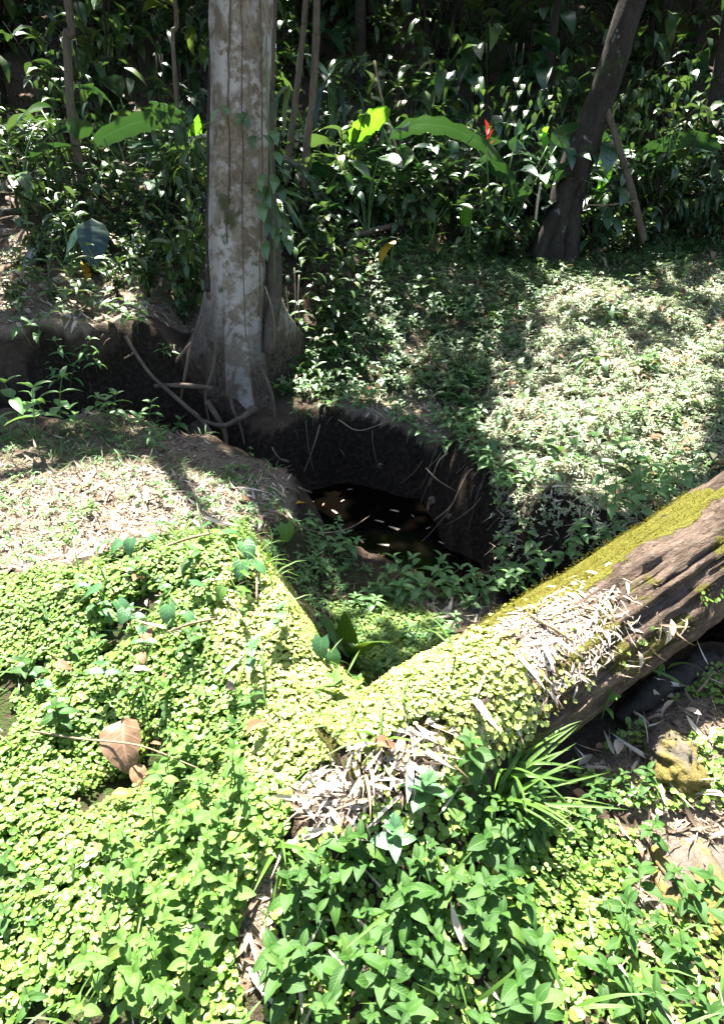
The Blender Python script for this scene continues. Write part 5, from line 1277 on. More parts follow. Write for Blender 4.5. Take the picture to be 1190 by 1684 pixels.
broad_plant('broad_leaf_plant', 'upright plant with bright leaf ends in front of the thicket', (770, 420), 8.3,
            [([(765, 375, 0), (766, 350, 0), (768, 335, 0)], .16, OV, .2, M_bright, .6, 0), ([(775, 350, 0), (790, 345, -.1), (800, 365, -.1)], .14, OV, .2, M_jung2, 0, 0), ([(737, 440, 0), (735, 420, 0), (733, 405, 0)], .12, OV, .2, M_bright, .4, 0)])
broad_plant('strap_leaf_plant', 'plant with long hanging strap leaves at the top beside the trunk', (545, 330), 9.6,
            [([(545, 130, 0), (560, 150, -.1), (568, 215, -.2)], .12, 'strap', .2, M_dark, .2, 0), ([(540, 130, 0), (525, 155, -.1), (518, 215, -.2)], .12, 'strap', .2, M_dark, .2, 0), ([(550, 125, 0), (590, 150, -.1), (600, 205, -.2)], .11, 'strap', .2, M_dark, .2, 0),
             ([(470, 140, 0), (455, 165, -.1), (450, 230, -.2)], .09, 'strap', .2, M_jung2, .2, 0), ([(475, 140, 0), (468, 180, -.1), (466, 240, -.2)], .09, 'strap', .2, M_jung2, .2, 0), ([(540, 125, 0), (560, 100, .1), (610, 90, .1)], .12, 'strap', .2, M_dark, .2, 0),
             ([(540, 125, 0), (510, 90, .1), (470, 95, .1)], .12, 'strap', .2, M_dark, .2, 0)])
broad_plant('strap_leaf_plant', 'spiky-leaved plant beside the slender trunk at far left', (85, 330), 8.0,
            [([(98, 255, 0), (120, 240, 0), (140, 250, 0)], .07, 'strap', .2, M_jung2, 0, 0), ([(95, 258, 0), (105, 280, 0), (118, 320, -.1)], .07, 'strap', .2, M_jung2, 0, 0), ([(92, 255, 0), (75, 235, 0), (55, 240, 0)], .07, 'strap', .2, M_jung2, 0, 0), ([(92, 258, 0), (80, 285, 0), (78, 315, 0)], .07, 'strap', .2, M_jung2, 0, 0)])
# climbing vine on the right flank of the pale trunk
cv = thing('climbing_vine', 'climbing vine with drooping pointed leaves on the right side of the pale trunk', 'vine', tuple(pY(452, 470, 5.72)))
cb = np.array(cv.location)
link('stem', tube_mesh('stem', curve_pts(local([pY(452, 470, 5.72), pY(450, 380, 5.66), pY(446, 280, 5.66), pY(440, 180, 5.66), pY(438, 60, 5.66)], cb), 20), .006, M_stem, 6), cv)
for (x0, y0, x1, y1, x2, y2) in ((440, 268, 462, 278, 470, 305), (443, 300, 440, 325, 446, 345), (450, 300, 462, 315, 466, 335), (455, 298, 478, 300, 495, 312), (460, 320, 478, 330, 490, 345), (448, 330, 458, 350, 460, 378),
                                 (442, 350, 440, 370, 438, 392), (465, 335, 482, 350, 502, 385), (458, 345, 470, 358, 476, 378), (450, 360, 447, 375, 449, 395), (462, 362, 470, 378, 468, 398), (438, 305, 430, 318, 426, 335),
                                 (452, 310, 480, 318, 500, 328), (420, 222, 414, 232, 416, 250), (432, 222, 441, 226, 447, 242), (398, 184, 404, 196, 408, 214), (392, 186, 394, 196, 392, 208), (362, 178, 352, 190, 346, 222), (366, 172, 372, 178, 374, 190),
                                 (350, 200, 338, 205, 325, 220), (446, 285, 452, 300, 450, 320), (438, 330, 432, 345, 434, 368), (456, 322, 472, 330, 482, 352), (447, 372, 456, 390, 455, 412), (462, 385, 474, 398, 478, 420), (440, 395, 436, 410, 440, 430),
                                 (470, 310, 486, 312, 498, 322), (452, 280, 468, 282, 480, 296), (436, 285, 428, 298, 430, 318), (444, 250, 456, 256, 462, 274), (440, 215, 452, 222, 456, 240)):
    long_leaf(cv, [pY(x0, y0, 5.60), pY(x1, y1, 5.50), pY(x2, y2, 5.47)], random.uniform(.055, .085), M_creep if random.random() < .6 else M_jung2, cb, LN, .2, .1, 8, random.uniform(-.5, .5))
# hanging rootlets right of the trunk
for k, (x0, y0, x1, y1, x2, y2) in enumerate(((484, 440, 486, 500, 484, 560), (492, 452, 490, 500, 492, 540), (436, 470, 450, 520, 452, 575), (470, 470, 474, 520, 470, 560), (700, 770, 720, 790, 750, 808), (735, 745, 720, 760, 706, 800), (800, 785, 782, 800, 786, 820), (556, 690, 590, 708, 640, 692))):
    Y = 5.5 if k < 4 else (4.55 if k < 7 else 5.22)
    if k >= 4 and k < 7: Y = 4.2
    stick('hanging_root', ('thin bare root hanging beside the pale trunk', 'pale bare root dangling down the dark far bank')[k >= 4], 'root', [pY(x0, y0, Y), pY(x1, y1, Y - .08), pY(x2, y2, Y - .05)], [.006, .005, .003], M_fallen, 5, 12, ('roots hanging beside the trunk', 'roots on the far bank')[k >= 4], .05)

r = random.Random(77)
_lip = poly_pts(FAR[8:15], .05)
for k in range(26):
    q = np.array(r.choice(_lip)); q = q + np.array([r.uniform(-.1, .1), r.uniform(-.05, .05), 0]); q[2] = h1(q[0], q[1]) - .03
    d = np.array([-.25, -1.0]) if q[0] < .5 else np.array([-.85, -.5])
    L = r.uniform(.15, .5); w = r.uniform(-.2, .2)
    pts = [q]
    for s in (.35, .7, 1.0):
        x, y = q[0] + d[0] * L * .45 * s + w * s * s, q[1] + d[1] * L * .45 * s
        pts.append(np.array([x, y, max(h1(x, y) + .015, q[2] - L * s)]))
    stick('hanging_root', 'thin dark root trailing down the earth wall of the far bank', 'root', pts, [.007, .005, .003], r.choice((M_root, M_root, M_fallen)), 5, 12, 'roots trailing down the far bank', .1)
for k in range(14):
    q = np.array(r.choice(_lip)); s = r.uniform(.1, .3)
    x, y = q[0] - .35 * s - r.uniform(0, .1), q[1] - s
    V_, F_, U_ = disc_t(1, 7, .3)
    sz = r.uniform(.018, .045)
    me = bpy.data.meshes.new('bank_stone'); bm_ = __import__('bmesh').new(); __import__('bmesh').ops.create_icosphere(bm_, subdivisions=2, radius=sz)
    for v in bm_.verts:
        v.co *= 1 + 1.3 * float(fbm(np.array(v.co.x / sz * 1.1 + k), np.array(v.co.y / sz * 1.1 + v.co.z / sz), 3))
    bm_.to_mesh(me); bm_.free(); me.materials.append(M_bstone)
    tag(link('bank_stone', me, None, (x, y, h1(x, y) - sz * .1), (r.uniform(-.5, .5), r.uniform(-.5, .5), r.uniform(0, 6)), (1.3, .9, .7)), 'small stone bedded in the dark earth of the far bank', 'stone', 'stones in the far bank')
# --- grass tufts in the foreground
def tuft(label, px, py, n, Lr, a0, spread, seed, elev=(.5, 1.2), mat=M_grassb):
    r = random.Random(seed); g = ground_at(px, py)
    t = thing('grass_tuft', label, 'grass', tuple(g))
    for i in range(n):
        link('blade', LM(r.choice(('blade', 'blade2')), mat), t, (r.gauss(0, .02), r.gauss(0, .02), 0), (r.uniform(-.6, .6), -r.uniform(*elev), a0 + r.gauss(0, spread)), (r.uniform(*Lr),) + (r.uniform(.22, .32),) * 2)
    return t
tuft('large tuft of long arching grass in front of the log', 800, 1318, 46, (.20, .38), .55, .75, 5, (.35, 1.15))
tuft('smaller grass tuft leaning left in front of the log', 830, 1270, 18, (.14, .28), 1.3, 1.0, 6)
tuft('sparse grass blades beside the round leaves right of the tuft', 880, 1400, 9, (.12, .2), 1.2, .7, 7)
tuft('a few folded grass blades at bottom centre', 685, 1470, 6, (.16, .26), -1.5, .8, 8, (.3, 1.0))
tuft('thin grass at the bottom left of the straw', 460, 1400, 10, (.1, .2), -1.2, .6, 9)
tuft('arching grass at the right edge by the log', 1100, 1110, 8, (.12, .22), 2.2, .8, 10)
tuft('flat broad blades at the bottom left', 235, 1520, 8, (.1, .16), -1.2, .7, 11)

M_curl = leafmat('tan_dead_leaf', (.22, .13, .075), (.28, .17, .10), None, rough=.5, trans=.28, tcol=(.4, .22, .11), vein=.9, nveins=6, blotch=.6)
# --- dry leaves, twigs and litter one can point at
def dry_leaf(name, label, cat, px, py, L, W, ang, prof='ovate', fold=.5, droop=.8, tilt=0.0, mat=None, lift=.02, roll=0.0, group=None, surf=None, nl=8):
    V, F, U = leaf_t(L, W, prof, nl, 6, droop, fold, .06)
    V = V - np.array([L * .45, 0, 0])
    g = ground_at(px, py, surf)
    if surf is None and inside(np.array([g[0]]), np.array([g[1]]), Z_mound)[0]: lift += .038
    o = link(name, np_mesh(name, V, F, U, None, [mat or M_brown]), None, (g[0], g[1], g[2] + lift), (roll, tilt, ang))
    return tag(o, label, cat, group)
dry_leaf('dry_leaf', 'large curled tan dead leaf in the dip at lower left', 'dead leaf', 212, 1272, .185, .135, -1.35, 'ovate', .35, .8, .25, M_curl, .10, .25)
dry_leaf('dry_leaf', 'ragged brown leaf under the large curled leaf', 'dead leaf', 232, 1292, .08, .05, -1.2, 'ovate', .4, .6, .3, None, .01)
dry_leaf('dry_leaf', 'bright yellow fallen leaf below the large curled leaf', 'dead leaf', 208, 1332, .06, .035, .1, 'ovate', .3, .3, 0, M_yellow, .035)
dry_leaf('dry_leaf', 'curled orange brown leaf at the left edge', 'dead leaf', 112, 1125, .065, .045, .1, 'ovate', .4, .7, 0, None, .05)
dry_leaf('dry_leaf', 'curled reddish brown leaf in the middle foreground', 'dead leaf', 426, 1225, .09, .035, .95, 'lance', .9, .5, 0, None, .045)
dry_leaf('dry_leaf', 'tan boat-shaped leaf on the mound left of centre', 'dead leaf', 240, 1132, .075, .028, .4, 'lance', .7, .6, 0, M_straw, .05)
dry_leaf('dry_leaf', 'long thin tan leaf on the sunny slope of the mound', 'dead leaf', 388, 1125, .12, .014, 1.15, 'strap', .3, .2, 0, M_straw, .05)
dry_leaf('dry_leaf', 'dark shrivelled leaf on the mound above the herbs', 'dead leaf', 386, 1165, .045, .04, .3, 'ovate', .8, .9, 0, M_darkbark, .05)
dry_leaf('dry_leaf', 'brown leaf at the upper edge of the straw heap', 'dead leaf', 632, 1240, .07, .035, -.1, 'ovate', .7, .5, 0, None, .04)
dry_leaf('dry_leaf', 'twisted brown leaf on the mound near its crest', 'dead leaf', 235, 980, .07, .04, 1.2, 'lance', .9, .8, 0, None, .05)
dry_leaf('dry_leaf', 'dark brown dead leaves in the hollow of the mound', 'dead leaf', 245, 1065, .08, .05, -1.1, 'ovate', .4, .6, 0, None, .03)
dry_leaf('dry_leaf', 'small brown leaf above the curled reddish leaf', 'dead leaf', 238, 1105, .05, .035, -1.0, 'ovate', .4, .6, 0, None, .03)
dry_leaf('dry_leaf', 'tan leaf lying on the upper edge of the mossy log', 'dead leaf', 715, 1080, .07, .02, .5, 'lance', .6, .3, 0, M_straw, .02)
dry_leaf('dry_leaf', 'brown leaf half under herbs at bottom centre', 'dead leaf', 750, 1335, .06, .03, .2, 'ovate', .5, .5, 0, None, .04)
dry_leaf('dry_leaf', 'dark brown leaf beside the grass tuft', 'dead leaf', 955, 1315, .06, .03, -.5, 'ovate', .5, .5, 0, None, .02)
dry_leaf('dry_leaf', 'broad brown leaf at the right below the log', 'dead leaf', 990, 1235, .06, .03, .2, 'ovate', .5, .5, 0, None, .02)
dry_leaf('dry_leaf', 'pale leaf on the right edge by the stone', 'dead leaf', 1085, 1340, .06, .025, .6, 'ovate', .6, .5, 0, M_straw, .02)
dry_leaf('dry_leaf', 'pale upright strip of dry leaf at bottom right', 'dead leaf', 1005, 1472, .12, .028, 1.5, 'strap', .3, .2, 0, M_straw, .02)
dry_leaf('dry_leaf', 'pale pointed leaf hanging at right among herbs', 'dead leaf', 1048, 1405, .07, .016, -1.5, 'lance', .4, .3, 0, M_straw, .03)
dry_leaf('dry_leaf', 'folded tan leaf above the bottom right stone', 'dead leaf', 1030, 1375, .07, .03, .3, 'ovate', .6, .5, 0, M_straw, .02)
dry_leaf('dry_leaf', 'yellow leaf standing among the bottom centre herbs', 'dead leaf', 810, 1465, .045, .016, -1.4, 'lance', .4, .3, .5, M_yellow, .06)
dry_leaf('dry_leaf', 'long brown strip beside the round leaves at right', 'dead leaf', 895, 1362, .085, .016, -.5, 'lance', .5, .3, 0, M_brown, .03)
dry_leaf('dry_leaf', 'grey tan leaf at the foot of the grass tuft', 'dead leaf', 960, 1255, .09, .022, .7, 'lance', .4, .3, 0, M_straw, .02)
dry_leaf('dry_leaf', 'pale leaf at the left edge of the mound', 'dead leaf', 108, 990, .07, .035, 1.2, 'ovate', .5, .5, .3, M_straw, .04)
dry_leaf('dry_leaf', 'reddish dead leaf at the back of the ledge in the sun', 'dead leaf', 405, 825, .10, .06, .2, 'ovate', .5, .6, 0, None, .02, surf=H)
dry_leaf('dry_leaf', 'olive fallen leaf on the shaded upper ledge', 'dead leaf', 240, 776, .10, .045, .1, 'lance', .4, .5, 0, M_straw, .02, surf=H)
dry_leaf('dry_leaf', 'rusty leaf caught in the glossy plant by the trunk roots', 'dead leaf', 505, 548, .16, .07, -1.4, 'ovate', .4, .5, .6, M_brown, .32, surf=H)
dry_leaf('dry_leaf', 'pinkish dead leaf on the shaded slope', 'dead leaf', 782, 545, .16, .12, .4, 'ovate', .4, .5, 0, M_brown, .08, surf=H)
dry_leaf('dry_leaf', 'yellow leaf pinned in the foliage left of the pale trunk', 'dead leaf', 300, 405, .18, .08, -.4, 'ovate', .4, .5, .3, M_yellow, .25, surf=H)
dry_leaf('dry_leaf', 'orange curled dead leaf under the heliconia', 'dead leaf', 545, 300, .28, .10, .1, 'lance', .6, .5, -.2, M_brown, .4, surf=H)
# straw stalks of the heap, thick enough to be picked out
r = random.Random(21)
def straws(polypx, n, Lr, lab, group, seed, mat=M_straw, wr=(.007, .014), surf=S, lift=.03):
    r = random.Random(seed)
    meshes = [np_mesh('dry_stalk', *leaf_t(1, w, 'strap', 6, 2, d, .9, twist=tw), None, [mat]) for w, d, tw in ((.10, .15, .2), (.07, .35, -.3), (.13, -.2, .4), (.09, .5, .8))]
    for g in poisson(polypx, n, .02, seed, surf):
        L = r.uniform(*Lr)
        o = link('dry_stalk', r.choice(meshes), None, (g[0], g[1], g[2] + r.uniform(.2, 1) * lift), (r.uniform(-.5, .5), r.uniform(-.15, .2), r.uniform(0, 6.28)), (L, L * r.uniform(.7, 1.2), L))
        tag(o, lab, 'dry stalk', group)
straws([(500, 1290), (560, 1245), (620, 1240), (700, 1190), (720, 1240), (680, 1310), (560, 1365)], 34, (.08, .17), 'dry stalk painted sun-white in the straw heap at the near end of the log', 'dry stalks of the straw heap', 1, mat=M_straw_lit)
straws([(700, 1130), (780, 1060), (880, 1030), (910, 1060), (820, 1120), (760, 1170)], 30, (.07, .17), 'white dry stalk lying on top of the mossy log', 'dry stalks on the log', 2, mat=M_straw_lit, lift=.02)
straws([(360, 1510), (420, 1430), (490, 1380), (480, 1450), (420, 1600), (330, 1600)], 16, (.08, .16), 'dry stalk in the bare patch at bottom left of centre', 'dry stalks at the bottom', 3)
straws([(960, 1300), (1090, 1170), (1120, 1250), (1080, 1440), (1000, 1480)], 18, (.06, .13), 'dry stalk on the ground at the right edge', 'dry stalks at the right', 4)
straws([(110, 860), (200, 790), (470, 800), (470, 850), (300, 880)], 30, (.12, .26), 'pale dry stalk on the sunlit litter ledge', 'dry stalks on the ledge', 5, mat=M_straw_lit, wr=(.01, .02), surf=H)
straws([(660, 990), (800, 990), (820, 1010), (760, 1030), (690, 1025)], 14, (.12, .24), 'dry stalk in the hollow behind the log', 'dry stalks in the hollow', 6, surf=H)
straws([(200, 960), (330, 920), (450, 940), (420, 1060), (230, 1080)], 14, (.06, .14), 'thin dry stalk lying on the round leaves of the mound', 'dry stalks on the mound', 7, lift=.06)
stick('fallen_twig', 'long thin twig lying across the large curled leaf', 'twig', [ground_at(60, 1228) + np.array([0, 0, .07]), ground_at(140, 1246) + np.array([0, 0, .085]), ground_at(240, 1270) + np.array([0, 0, .12]), ground_at(330, 1290) + np.array([0, 0, .07])], [.003, .0035, .003, .002], M_twig, 6, 16)
stick('fallen_twig', 'pale curved twig on the mound below the heart leaves', 'twig', [ground_at(280, 1062) + np.array([0, 0, .06]), ground_at(320, 1050) + np.array([0, 0, .065]), ground_at(358, 1040) + np.array([0, 0, .06])], [.004, .0045, .003], M_fallen, 6, 14)
stick('fallen_twig', 'white twig standing on the right side of the mound', 'twig', [ground_at(424, 1005) + np.array([0, 0, .05]), ground_at(425, 960) + np.array([0, 0, .07]), ground_at(428, 935) + np.array([0, 0, .07])], [.004, .0045, .004], M_fallen, 6, 14)
stick('fallen_twig', 'pale dry branch along the crest of the mound', 'twig', [ground_at(280, 918) + np.array([0, 0, .06]), ground_at(315, 906) + np.array([0, 0, .06]), ground_at(352, 897) + np.array([0, 0, .06])], [.005, .006, .004], M_fallen, 6, 14)
stick('fallen_twig', 'straight tan stem at the bottom left of centre', 'twig', [ground_at(360, 1530) + np.array([0, 0, .02]), ground_at(400, 1490) + np.array([0, 0, .02]), ground_at(430, 1440) + np.array([0, 0, .025]), ground_at(445, 1390) + np.array([0, 0, .03])], [.004, .004, .003, .002], M_fallen, 6, 14)
stick('fallen_twig', 'forked grey branch lying on the mossy log', 'twig', [ground_at(868, 1018) + np.array([0, 0, .02]), ground_at(895, 1035) + np.array([0, 0, .02]), ground_at(912, 1045) + np.array([0, 0, .02]), ground_at(940, 1062) + np.array([0, 0, .015])], [.004, .006, .006, .003], M_twig, 6, 14)
stick('fallen_twig', 'thin curved twig reaching over the dark water', 'twig', [pz(490, 865, -.25), pz(530, 876, -.3), pz(575, 868, -.4), pz(608, 848, -.5)], [.004, .0035, .003, .002], M_fallen, 5, 16)
stick('fallen_twig', 'broken white stick at the tip of the ledge', 'twig', [pz(492, 802, -.12), pz(512, 810, -.2)], [.006, .004], M_fallen, 6, 6)
# things floating on the water
fl = [((615, 855, .10, -.4), 'pale'), ((638, 865, .14, -.6), 'pale'), ((640, 838, .10, -.35), 'pale'), ((545, 838, .09, -.9), 'pale'), ((530, 832, .06, 1.4), 'pale'), ((512, 828, .05, 1.3), 'pale'), ((560, 825, .05, 1.0), 'pale'),
      ((620, 915, .06, .4), 'yellow'), ((775, 915, .06, -.7), 'yellow'), ((590, 885, .08, -1.1), 'pale'), ((660, 815, .07, .2), 'pale'), ((700, 870, .05, .8), 'pale'), ((730, 895, .06, 2.2), 'pale'), ((570, 805, .05, .3), 'pale'), ((680, 850, .04, 1.9), 'pale'), ((620, 895, .12, -.1), 'pale')]
for (px, py, L, a), k in fl:
    g = pz(px, py, WZ + .004)
    V, F, U = leaf_t(L * 1.5, L * .22, 'lance', 5, 2, .15, .1)
    o = link('floating_leaf', np_mesh('floating_leaf', V, F, U, None, [M_straw if k == 'pale' else M_yellow]), None, tuple(g), (0, 0, a))
    tag(o, 'pale narrow dead leaf floating on the dark water' if k == 'pale' else 'yellow leaf floating on the dark water near the shelf', 'floating leaf', 'pale leaves floating on the water' if k == 'pale' else 'yellow leaves floating on the water')
dry_leaf('dry_leaf', 'pale yellow leaf at the tip of the ledge above the water', 'dead leaf', 497, 832, .10, .04, .6, 'ovate', .4, .4, 0, M_yellow, .03, surf=H)
dry_leaf('dry_leaf', 'round pale leaf stuck on the dark far bank', 'dead leaf', 563, 748, .09, .08, .3, 'ovate', .2, .2, 1.0, M_straw, .02, surf=H)

# ================================================================== FOREST BEHIND: shrubs, undergrowth, canopy
def shrub_proto(kind):
    """stems and leaves in one local frame; returns (foliage mesh, [stem paths])"""
    L, W, prof, h, ns, per, mat, drp = kind
    r = random
    Ms, Ts, paths = [], [], []
    for i in range(ns):
        a = 6.283 * i / ns + r.uniform(-.5, .5); sp = r.uniform(.1, .55) * h; hh = h * r.uniform(.55, 1.1)
        p = curve_pts([(0, 0, -.05), (math.cos(a) * sp * .35, math.sin(a) * sp * .35, hh * .55), (math.cos(a) * sp, math.sin(a) * sp, hh)], 10)
        paths.append(p)
        for k in range(per):
            s = r.uniform(.25, 1.0); q = p[min(9, int(s * 9))]
            b = r.uniform(0, 6.283)
            Ms.append(np.array(Matrix.Rotation(b, 3, 'Z') @ Matrix.Rotation(-r.uniform(-.5, .7), 3, 'Y') @ Matrix.Rotation(r.uniform(-.4, .4), 3, 'X')) * L * r.uniform(.6, 1.2))
            Ts.append(q + np.array([math.cos(b), math.sin(b), .2]) * .03)
    V, F, U, T = scatter([leaf_t(1, W, prof, 4, 2, drp, .3, .02), leaf_t(1, W, prof, 4, 2, drp * 1.6, .35, .03)], np.array(Ms), np.array(Ts))
    return np_mesh('foliage', V, F, U, T, [mat]), paths
KINDS = [(.19, .42, 'ovate', .9, 7, 12, M_jung, .6), (.28, .36, 'lance', 1.2, 6, 10, M_jung2, .8), (.13, .45, 'ovate', .7, 9, 14, M_jung2, .5), (.36, .45, 'ovate', 1.3, 5, 8, M_big, .7), (.24, .30, 'lance', 1.0, 8, 10, M_jung, 1.0), (.18, .6, 'heart', 1.1, 6, 12, M_jung2, .6)]
def shrub(lab, group, k):
    t = thing('undergrowth_shrub', lab, 'shrub', (0, 0, 0), 0, group)
    t['kdesc'] = KDESC[k]
    me, paths = shrub_proto(KINDS[k])
    tag(link('foliage', me, t), kind='stuff')
    V, F, U = join([tube(p, np.linspace(.010, .004, len(p)), 5, False) for p in paths])
    tag(link('stems', np_mesh('stems', V, F, U, None, [M_darkbark]), t), kind='stuff')
    return t
KDESC = ('dark oval-leaved', 'pale narrow-leaved', 'small-leaved pale', 'large-leaved dark', 'dark slender-leaved', 'pale round-leaved')
SMARKS = [(60, 'at the far left'), (220, 'behind the two big glossy leaves'), (330, 'just left of the pale trunk'), (480, 'just right of the pale trunk'), (600, 'behind the bright torn leaf'), (730, 'behind the arching silvery leaf'), (810, 'behind the red flower'), (930, 'behind the leaning tree'), (1040, 'behind the leaning pole'), (1160, 'at the far right')]
def place(protos, pts, lab, group, smin, smax):
    for i, (x, y) in enumerate(pts):
        o = protos[i % len(protos)] if i < len(protos) else copy_tree(protos[i % len(protos)])
        o.location = (x, y, h1(x, y) - .02); o.rotation_euler = (0, 0, random.uniform(0, 6.28)); o.scale = (random.uniform(smin, smax),) * 3
        px = float(proj(np.array([x, y, h1(x, y)]))[0])
        w = min(SMARKS, key=lambda m: abs(m[0] - px))[1]
        kd = o.get('kdesc', '')
        tag(o, (kd + ' ' + lab + ' ' + w).strip(), o.get('category', 'shrub'), group)
def spread(n, xr, yr, dmin, seed, ok):
    r = random.Random(seed); out = []
    for _ in range(n * 60):
        if len(out) >= n: break
        y = r.uniform(*yr); x = r.uniform(*xr)
        if not ok(x, y) or any((x - a) ** 2 + (y - b) ** 2 < dmin * dmin for a, b in out): continue
        out.append((x, y))
    return out
# photo x of a ground point, to keep paths of view (trunks, pole) readable
pxy = lambda x, y: proj(np.array([x, y, h1(x, y)]))[:2]
def ok_mid(x, y):
    px, py, = pxy(x, y)
    return -160 < px < 1350 and not (340 < px < 450 and y < 7.4) and not (860 < px < 960 and y < 9.2) and not (1030 < px < 1075 and y < 8.8)
front = [shrub('x', 'g', k) for k in (2, 5, 0, 1)]
place(front, spread(34, (-3.6, -.2), (6.3, 8.0), .3, 1, lambda x, y: ok_mid(x, y) and 70 < pxy(x, y)[0] < 620 and (pxy(x, y)[0] > 215 or y > 7.0)), 'shrub at the forest edge', 'shrubs around the pale trunk', .5, .9)
bankp = [shrub('x', 'g', k) for k in (0, 2, 5)]
place(bankp, spread(20, (-4.2, -1.55), (5.95, 7.7), .28, 21, lambda x, y: -60 < pxy(x, y)[0] < 335), 'low shrub on the left bank', 'low shrubs on the left bank', .35, .62)
edgep = [shrub('x', 'g', k) for k in (1, 2, 3, 5)]
place(edgep, spread(22, (-.3, 5.5), (7.0, 9.6), .32, 31, lambda x, y: ok_mid(x, y) and 7.5 + max(0, x) * .33 < y < 8.4 + max(0, x) * .33 and pxy(x, y)[0] > 470), 'low shrub on the forest edge above the slope', 'low shrubs along the forest edge', .35, .65)
midp = [shrub('x', 'g', k) for k in range(6)]
place(midp, spread(46, (-1.2, 6), (8.2, 10.4), .45, 2, lambda x, y: ok_mid(x, y) and y > 8.2 + max(0, x - 1.0) * .25 and pxy(x, y)[0] > 440), 'shrub in the thicket', 'shrubs right of the pale trunk', .8, 1.35)
lowp = [shrub('x', 'g', k) for k in (0, 2, 4)]
place(lowp, spread(16, (-6, -1.3), (8.6, 10.5), .6, 3, lambda x, y: ok_mid(x, y)), 'shrub in the dark left thicket', 'shrubs left of the pale trunk', .6, 1.0)
farp = [shrub('x', 'g', k) for k in range(6)]
place(farp, spread(70, (-11, 12), (10.6, 15), .7, 4, lambda x, y: -250 < pxy(x, y)[0] < 1440), 'shrub deep in the forest', 'shrubs deep in the forest', 1.0, 1.9)
tallp = [shrub('x', 'g', k) for k in (1, 3, 4, 0)]
place(tallp, spread(34, (-15, 15), (14, 19), 1.2, 5, lambda x, y: -300 < pxy(x, y)[0] < 1500), 'tall shrub high on the slope', 'tall shrubs on the forest slope', 2.2, 3.4)
protos3 = [herb('bank_herb', 'x', (0, 0, 0), random.uniform(.3, .6), 3, ('lance', 'herb', 'vine'), random.choice((M_jung2, M_creep, M_jung)), random.uniform(.13, .2), 'g', .5, stems=random.choice((1, 2))) for _ in range(6)]
pts = poisson([(40, 455), (330, 400), (335, 510), (250, 528), (40, 535)], 30, .25, 8, H)
by_place(scatter_herbs(pts, protos3, 'leafy plant', 'plants on the left bank', .7, 1.2, H), 'leafy plant on the left bank', [(140, 440, 'beside the two big glossy leaves'), (120, 475, 'just below the thick pale branch'), (210, 450, 'at the tip of the thick pale branch'), (260, 420, 'beside the dark rotten branch'), (310, 490, 'against the left side of the pale trunk'), (240, 515, 'near the lip above the root'), (60, 520, 'at the left end of the lip'), (160, 520, 'in the litter near the lip')])
def broad_generic(k):
    t = thing('broad_leaf_plant', 'x', 'broad-leaved plant', (0, 0, 0))
    nl = random.randint(4, 6)
    for i in range(nl):
        a = 6.283 * i / nl + random.uniform(-.4, .4); hh = random.uniform(.35, .95); rr = random.uniform(.1, .3)
        tip = np.array([math.cos(a) * rr, math.sin(a) * rr, hh])
        link('stalk', tube_mesh('stalk', curve_pts([(0, 0, -.05), tip * np.array([.3, .3, .6]), tip], 7), np.linspace(.012, .007, 7), M_stem, 5), t)
        link('leaf', LM(random.choice(('oblong', 'herb', 'lance')), random.choice((M_big, M_big, M_dark, M_jung2))), t, tuple(tip), (random.uniform(-.4, .4), -random.uniform(-.2, .7), a), random.uniform(.34, .60))
    return t
bp_ = [broad_generic(k) for k in range(7)]
place(bp_, spread(27, (-5, 6.5), (7.7, 10.0), .55, 12, lambda x, y: ok_mid(x, y) and y > 7.9 + max(0, x) * .28), 'broad-leaved plant in the thicket', 'broad-leaved plants in the thicket', .8, 1.35)
def frond_mesh(mat, L, npair, droop):
    parts = []
    rp = curve_pts([(0, 0, 0), (L * .35, 0, L * .28), (L * .7, 0, L * .28 - droop * .1), (L, 0, L * .05 - droop * .35)], 14)
    parts.append(tube(rp, np.linspace(.008, .002, 14), 4, False))
    for i in range(npair):
        s = .12 + .86 * i / npair; q = rp[min(13, int(s * 13))]
        for sg in (-1, 1):
            V, F, U = leaf_t(L * .34 * (math.sin(math.pi * min(1, s * .85 + .12)) + .15), .035 * L * 1.5, 'strap', 4, 2, .7, .3)
            M = Matrix.Rotation(sg * (1.05 - .35 * s) + random.uniform(-.1, .1), 3, 'Z') @ Matrix.Rotation(random.uniform(-.1, .35), 3, 'Y')
            parts.append((V @ np.array(M).T + q, F, U))
    V, F, U = join(parts)
    return np_mesh('frond', V, F, U, None, [mat])
def palm(k):
    t = thing('palm_seedling', 'x', 'palm', (0, 0, 0))
    me = [frond_mesh(random.choice((M_jung, M_jung2, M_big)), random.uniform(.8, 1.3), 15, random.uniform(.3, 1.4)) for _ in range(2)]
    for i in range(random.randint(5, 7)):
        link('frond', random.choice(me), t, (0, 0, .05), (random.uniform(-.3, .3), -random.uniform(.1, .9), i * 1.05 + random.uniform(-.3, .3)), random.uniform(.8, 1.2))
    return t
place([palm(k) for k in range(4)], [(-3.6, 8.6), (-2.3, 9.3), (-1.7, 8.2), (.35, 8.9), (1.7, 9.4), (3.0, 9.9), (4.6, 9.9), (5.4, 10.3), (-.4, 10.2), (2.4, 10.6), (-4.6, 9.6), (.9, 10.8)], 'palm seedling with feathery arching fronds', 'palm seedlings in the thicket', .8, 1.35)
